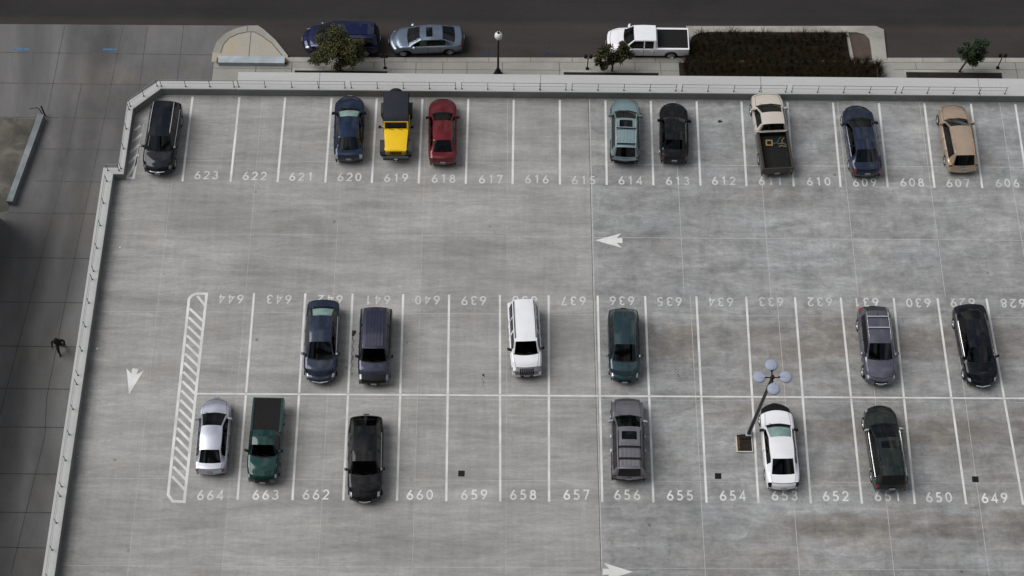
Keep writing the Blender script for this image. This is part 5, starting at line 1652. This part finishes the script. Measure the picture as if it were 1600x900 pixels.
for row, (y0, x1, h) in enumerate(((66.86, 24.3, .55), (66.5, 25.1, .62), (66.0, 25.25, .70), (65.45, 25.35, .70), (64.9, 25.4, .70))):
    x = 12.6
    while x < x1:
        clump(x + rg_.uniform(-.1, .1), y0 + rg_.uniform(-.12, .12), Z0 + .012, h * rg_.uniform(.85, 1.15), 95, rg_.uniform(.30, .45)); x += rg_.uniform(.36, .56)
me = bpy.data.meshes.new('ornamental_grass'); me.from_pydata(gb.v, [], gb.f)
go = link('ornamental_grass', me, grassmat())
tag(go, 'rust brown ornamental grass filling the kerbed bed on the street', 'grass', kind='stuff')

# ------------------------------------------------------------------ the walking person
def person(x, y, z, rz):
    root = empty('person', (x, y, z), rz)
    tag(root, 'person in dark clothes walking on the driveway with elbows out', 'person')
    joints = {'pelvis': (0, 0, .93), 'waist': (0, .02, 1.10), 'chest': (0, .04, 1.32), 'neck': (0, .06, 1.50), 'headb': (0, .11, 1.56), 'headm': (0, .14, 1.65), 'headt': (0, .14, 1.74)}
    rad = {'pelvis': (.18, .14), 'waist': (.20, .15), 'chest': (.25, .18), 'neck': (.06, .06), 'headb': (.075, .085), 'headm': (.085, .105), 'headt': (.055, .07)}
    ed = [('pelvis', 'waist'), ('waist', 'chest'), ('chest', 'neck'), ('neck', 'headb'), ('headb', 'headm'), ('headm', 'headt')]
    for s, nm in ((-1, 'L'), (1, 'R')):
        st_ = .26 * s
        joints['hip' + nm] = (s * .10, 0, .88); rad['hip' + nm] = (.115, .12)
        joints['knee' + nm] = (s * .105, st_ * .75 + .06, .49); rad['knee' + nm] = (.085, .085)
        joints['ank' + nm] = (s * .105, st_ * (1.0 if s > 0 else 1.5) - .02, .10 if s > 0 else .16); rad['ank' + nm] = (.06, .06)
        joints['toe' + nm] = (s * .115, joints['ank' + nm][1] + .17, .045 if s > 0 else .06); rad['toe' + nm] = (.042, .035)
        joints['sh' + nm] = (s * .20, .04, 1.43); rad['sh' + nm] = (.10, .095)
        joints['elb' + nm] = (s * .35, -.04, 1.18); rad['elb' + nm] = (.075, .07)
        joints['wr' + nm] = (s * .36, .13 if s < 0 else .19, 1.02); rad['wr' + nm] = (.05, .05)
        joints['palm' + nm] = (s * .345, .19 if s < 0 else .26, .955); rad['palm' + nm] = (.04, .022)
        ed += [('pelvis', 'hip' + nm), ('hip' + nm, 'knee' + nm), ('knee' + nm, 'ank' + nm), ('ank' + nm, 'toe' + nm), ('chest', 'sh' + nm), ('sh' + nm, 'elb' + nm), ('elb' + nm, 'wr' + nm), ('wr' + nm, 'palm' + nm)]
        for k in range(4):
            a = Vector(joints['palm' + nm]); off = Vector((s * (-.03 + .02 * k), .0, 0))
            joints['f%d' % k + nm] = tuple(a + off + Vector((0, .02, -.045))); joints['g%d' % k + nm] = tuple(a + off + Vector((0, .035, -.085 + .006 * abs(k - 1))))
            rad['f%d' % k + nm] = (.011, .011); rad['g%d' % k + nm] = (.009, .009)
            ed += [('palm' + nm, 'f%d' % k + nm), ('f%d' % k + nm, 'g%d' % k + nm)]
        a = Vector(joints['palm' + nm]); joints['t' + nm] = tuple(a + Vector((-s * .045, .03, -.03))); rad['t' + nm] = (.012, .012); ed.append(('palm' + nm, 't' + nm))
    keys = list(joints); idx = {k: i for i, k in enumerate(keys)}
    me = bpy.data.meshes.new('body'); me.from_pydata([joints[k] for k in keys], [(idx[a], idx[b]) for a, b in ed], [])
    m, t, b = mat_new('clothed_figure')
    c = N(t, 'ShaderNodeTexCoord'); sp3 = N(t, 'ShaderNodeSeparateXYZ'); L(t, c.outputs['Object'], sp3.inputs[0])
    skin = math2(t, 'ADD', remap(t, sp3.outputs['Z'], 1.555, 1.56, 0, 1), math2(t, 'MULTIPLY', remap(t, sp3.outputs['Z'], 1.02, 1.01, 0, 1), remap(t, math2(t, 'ABSOLUTE', sp3.outputs['X'], 0), .25, .26, 0, 1)))
    cloth = mixc(t, remap(t, sp3.outputs['Z'], .97, .98, 0, 1), (0.022, 0.023, 0.027), (0.012, 0.012, 0.014))
    cloth = mixc(t, remap(t, sp3.outputs['Z'], .09, .10, 1, 0), cloth, (0.01, 0.01, 0.01))
    L(t, mixc(t, skin, cloth, (0.20, 0.12, 0.085)), b.inputs['Base Color']); b.inputs['Roughness'].default_value = .8
    o = link('body', me, m, root)
    md = o.modifiers.new('skin', 'SKIN'); md.use_smooth_shade = True
    for k, sv in zip(keys, me.skin_vertices[0].data):
        sv.radius = rad[k]; sv.use_root = (k == 'pelvis')
    o.modifiers.new('sub', 'SUBSURF').levels = 1; o.modifiers['sub'].render_levels = 2
    # hair and face
    HAIR = simple('dark_hair', (0.010, 0.009, 0.008), 0.7)
    mb = MB(); mb.lathe([(.095, -.03), (.112, .03), (.10, .09), (.06, .13), (.001, .145)], 14)
    hr = mb.build('hair', HAIR, root, smooth=60); hr.location = (0, .12, 1.665); hr.scale = (.95, 1.15, 1)
    mb = MB(); mb.lathe([(.001, 0), (.018, -.03), (.012, -.045), (.001, -.05)], 6); ns = mb.build('nose', simple('skin', (0.20, 0.12, 0.085), .6), root); ns.location = (0, .25, 1.655)
person(-25.09, 45.62, Z0, R(188))

# ------------------------------------------------------------------ scraps of litter on the deck
LIT = simple('white_litter', (0.62, 0.62, 0.60), 0.7)
for i, (x, y, lab) in enumerate(((-11.1, 58.6, 'small white litter scrap in stall 621 near the parapet'), (-20.9, 49.0, 'white litter scrap beside the west parapet above the middle row'),
                                 (-21.45, 42.6, 'white litter scrap on the deck beside the walking person behind the parapet'), (-21.75, 36.2, 'pale litter scrap against the west parapet near the hatched island foot'), (-3.0, 34.4, 'tiny white dot of litter left of stall number 659'))):
    mb = MB(); r = .045 + .01 * (i % 3); n = 7
    top = [(r * (.7 + .5 * random.random()) * math.cos(2 * math.pi * k / n), r * (.7 + .5 * random.random()) * math.sin(2 * math.pi * k / n), .012 + .03 * random.random()) for k in range(n)]
    for k in range(n): mb.face([(0, 0, .035), top[k], top[(k + 1) % n]]); mb.face([top[k], (top[k][0], top[k][1], .004), (top[(k + 1) % n][0], top[(k + 1) % n][1], .004), top[(k + 1) % n]])
    o = mb.build('litter_scrap', LIT); o.location = (x, y, 0); tag(o, lab, 'litter', 'white litter scraps on the deck')
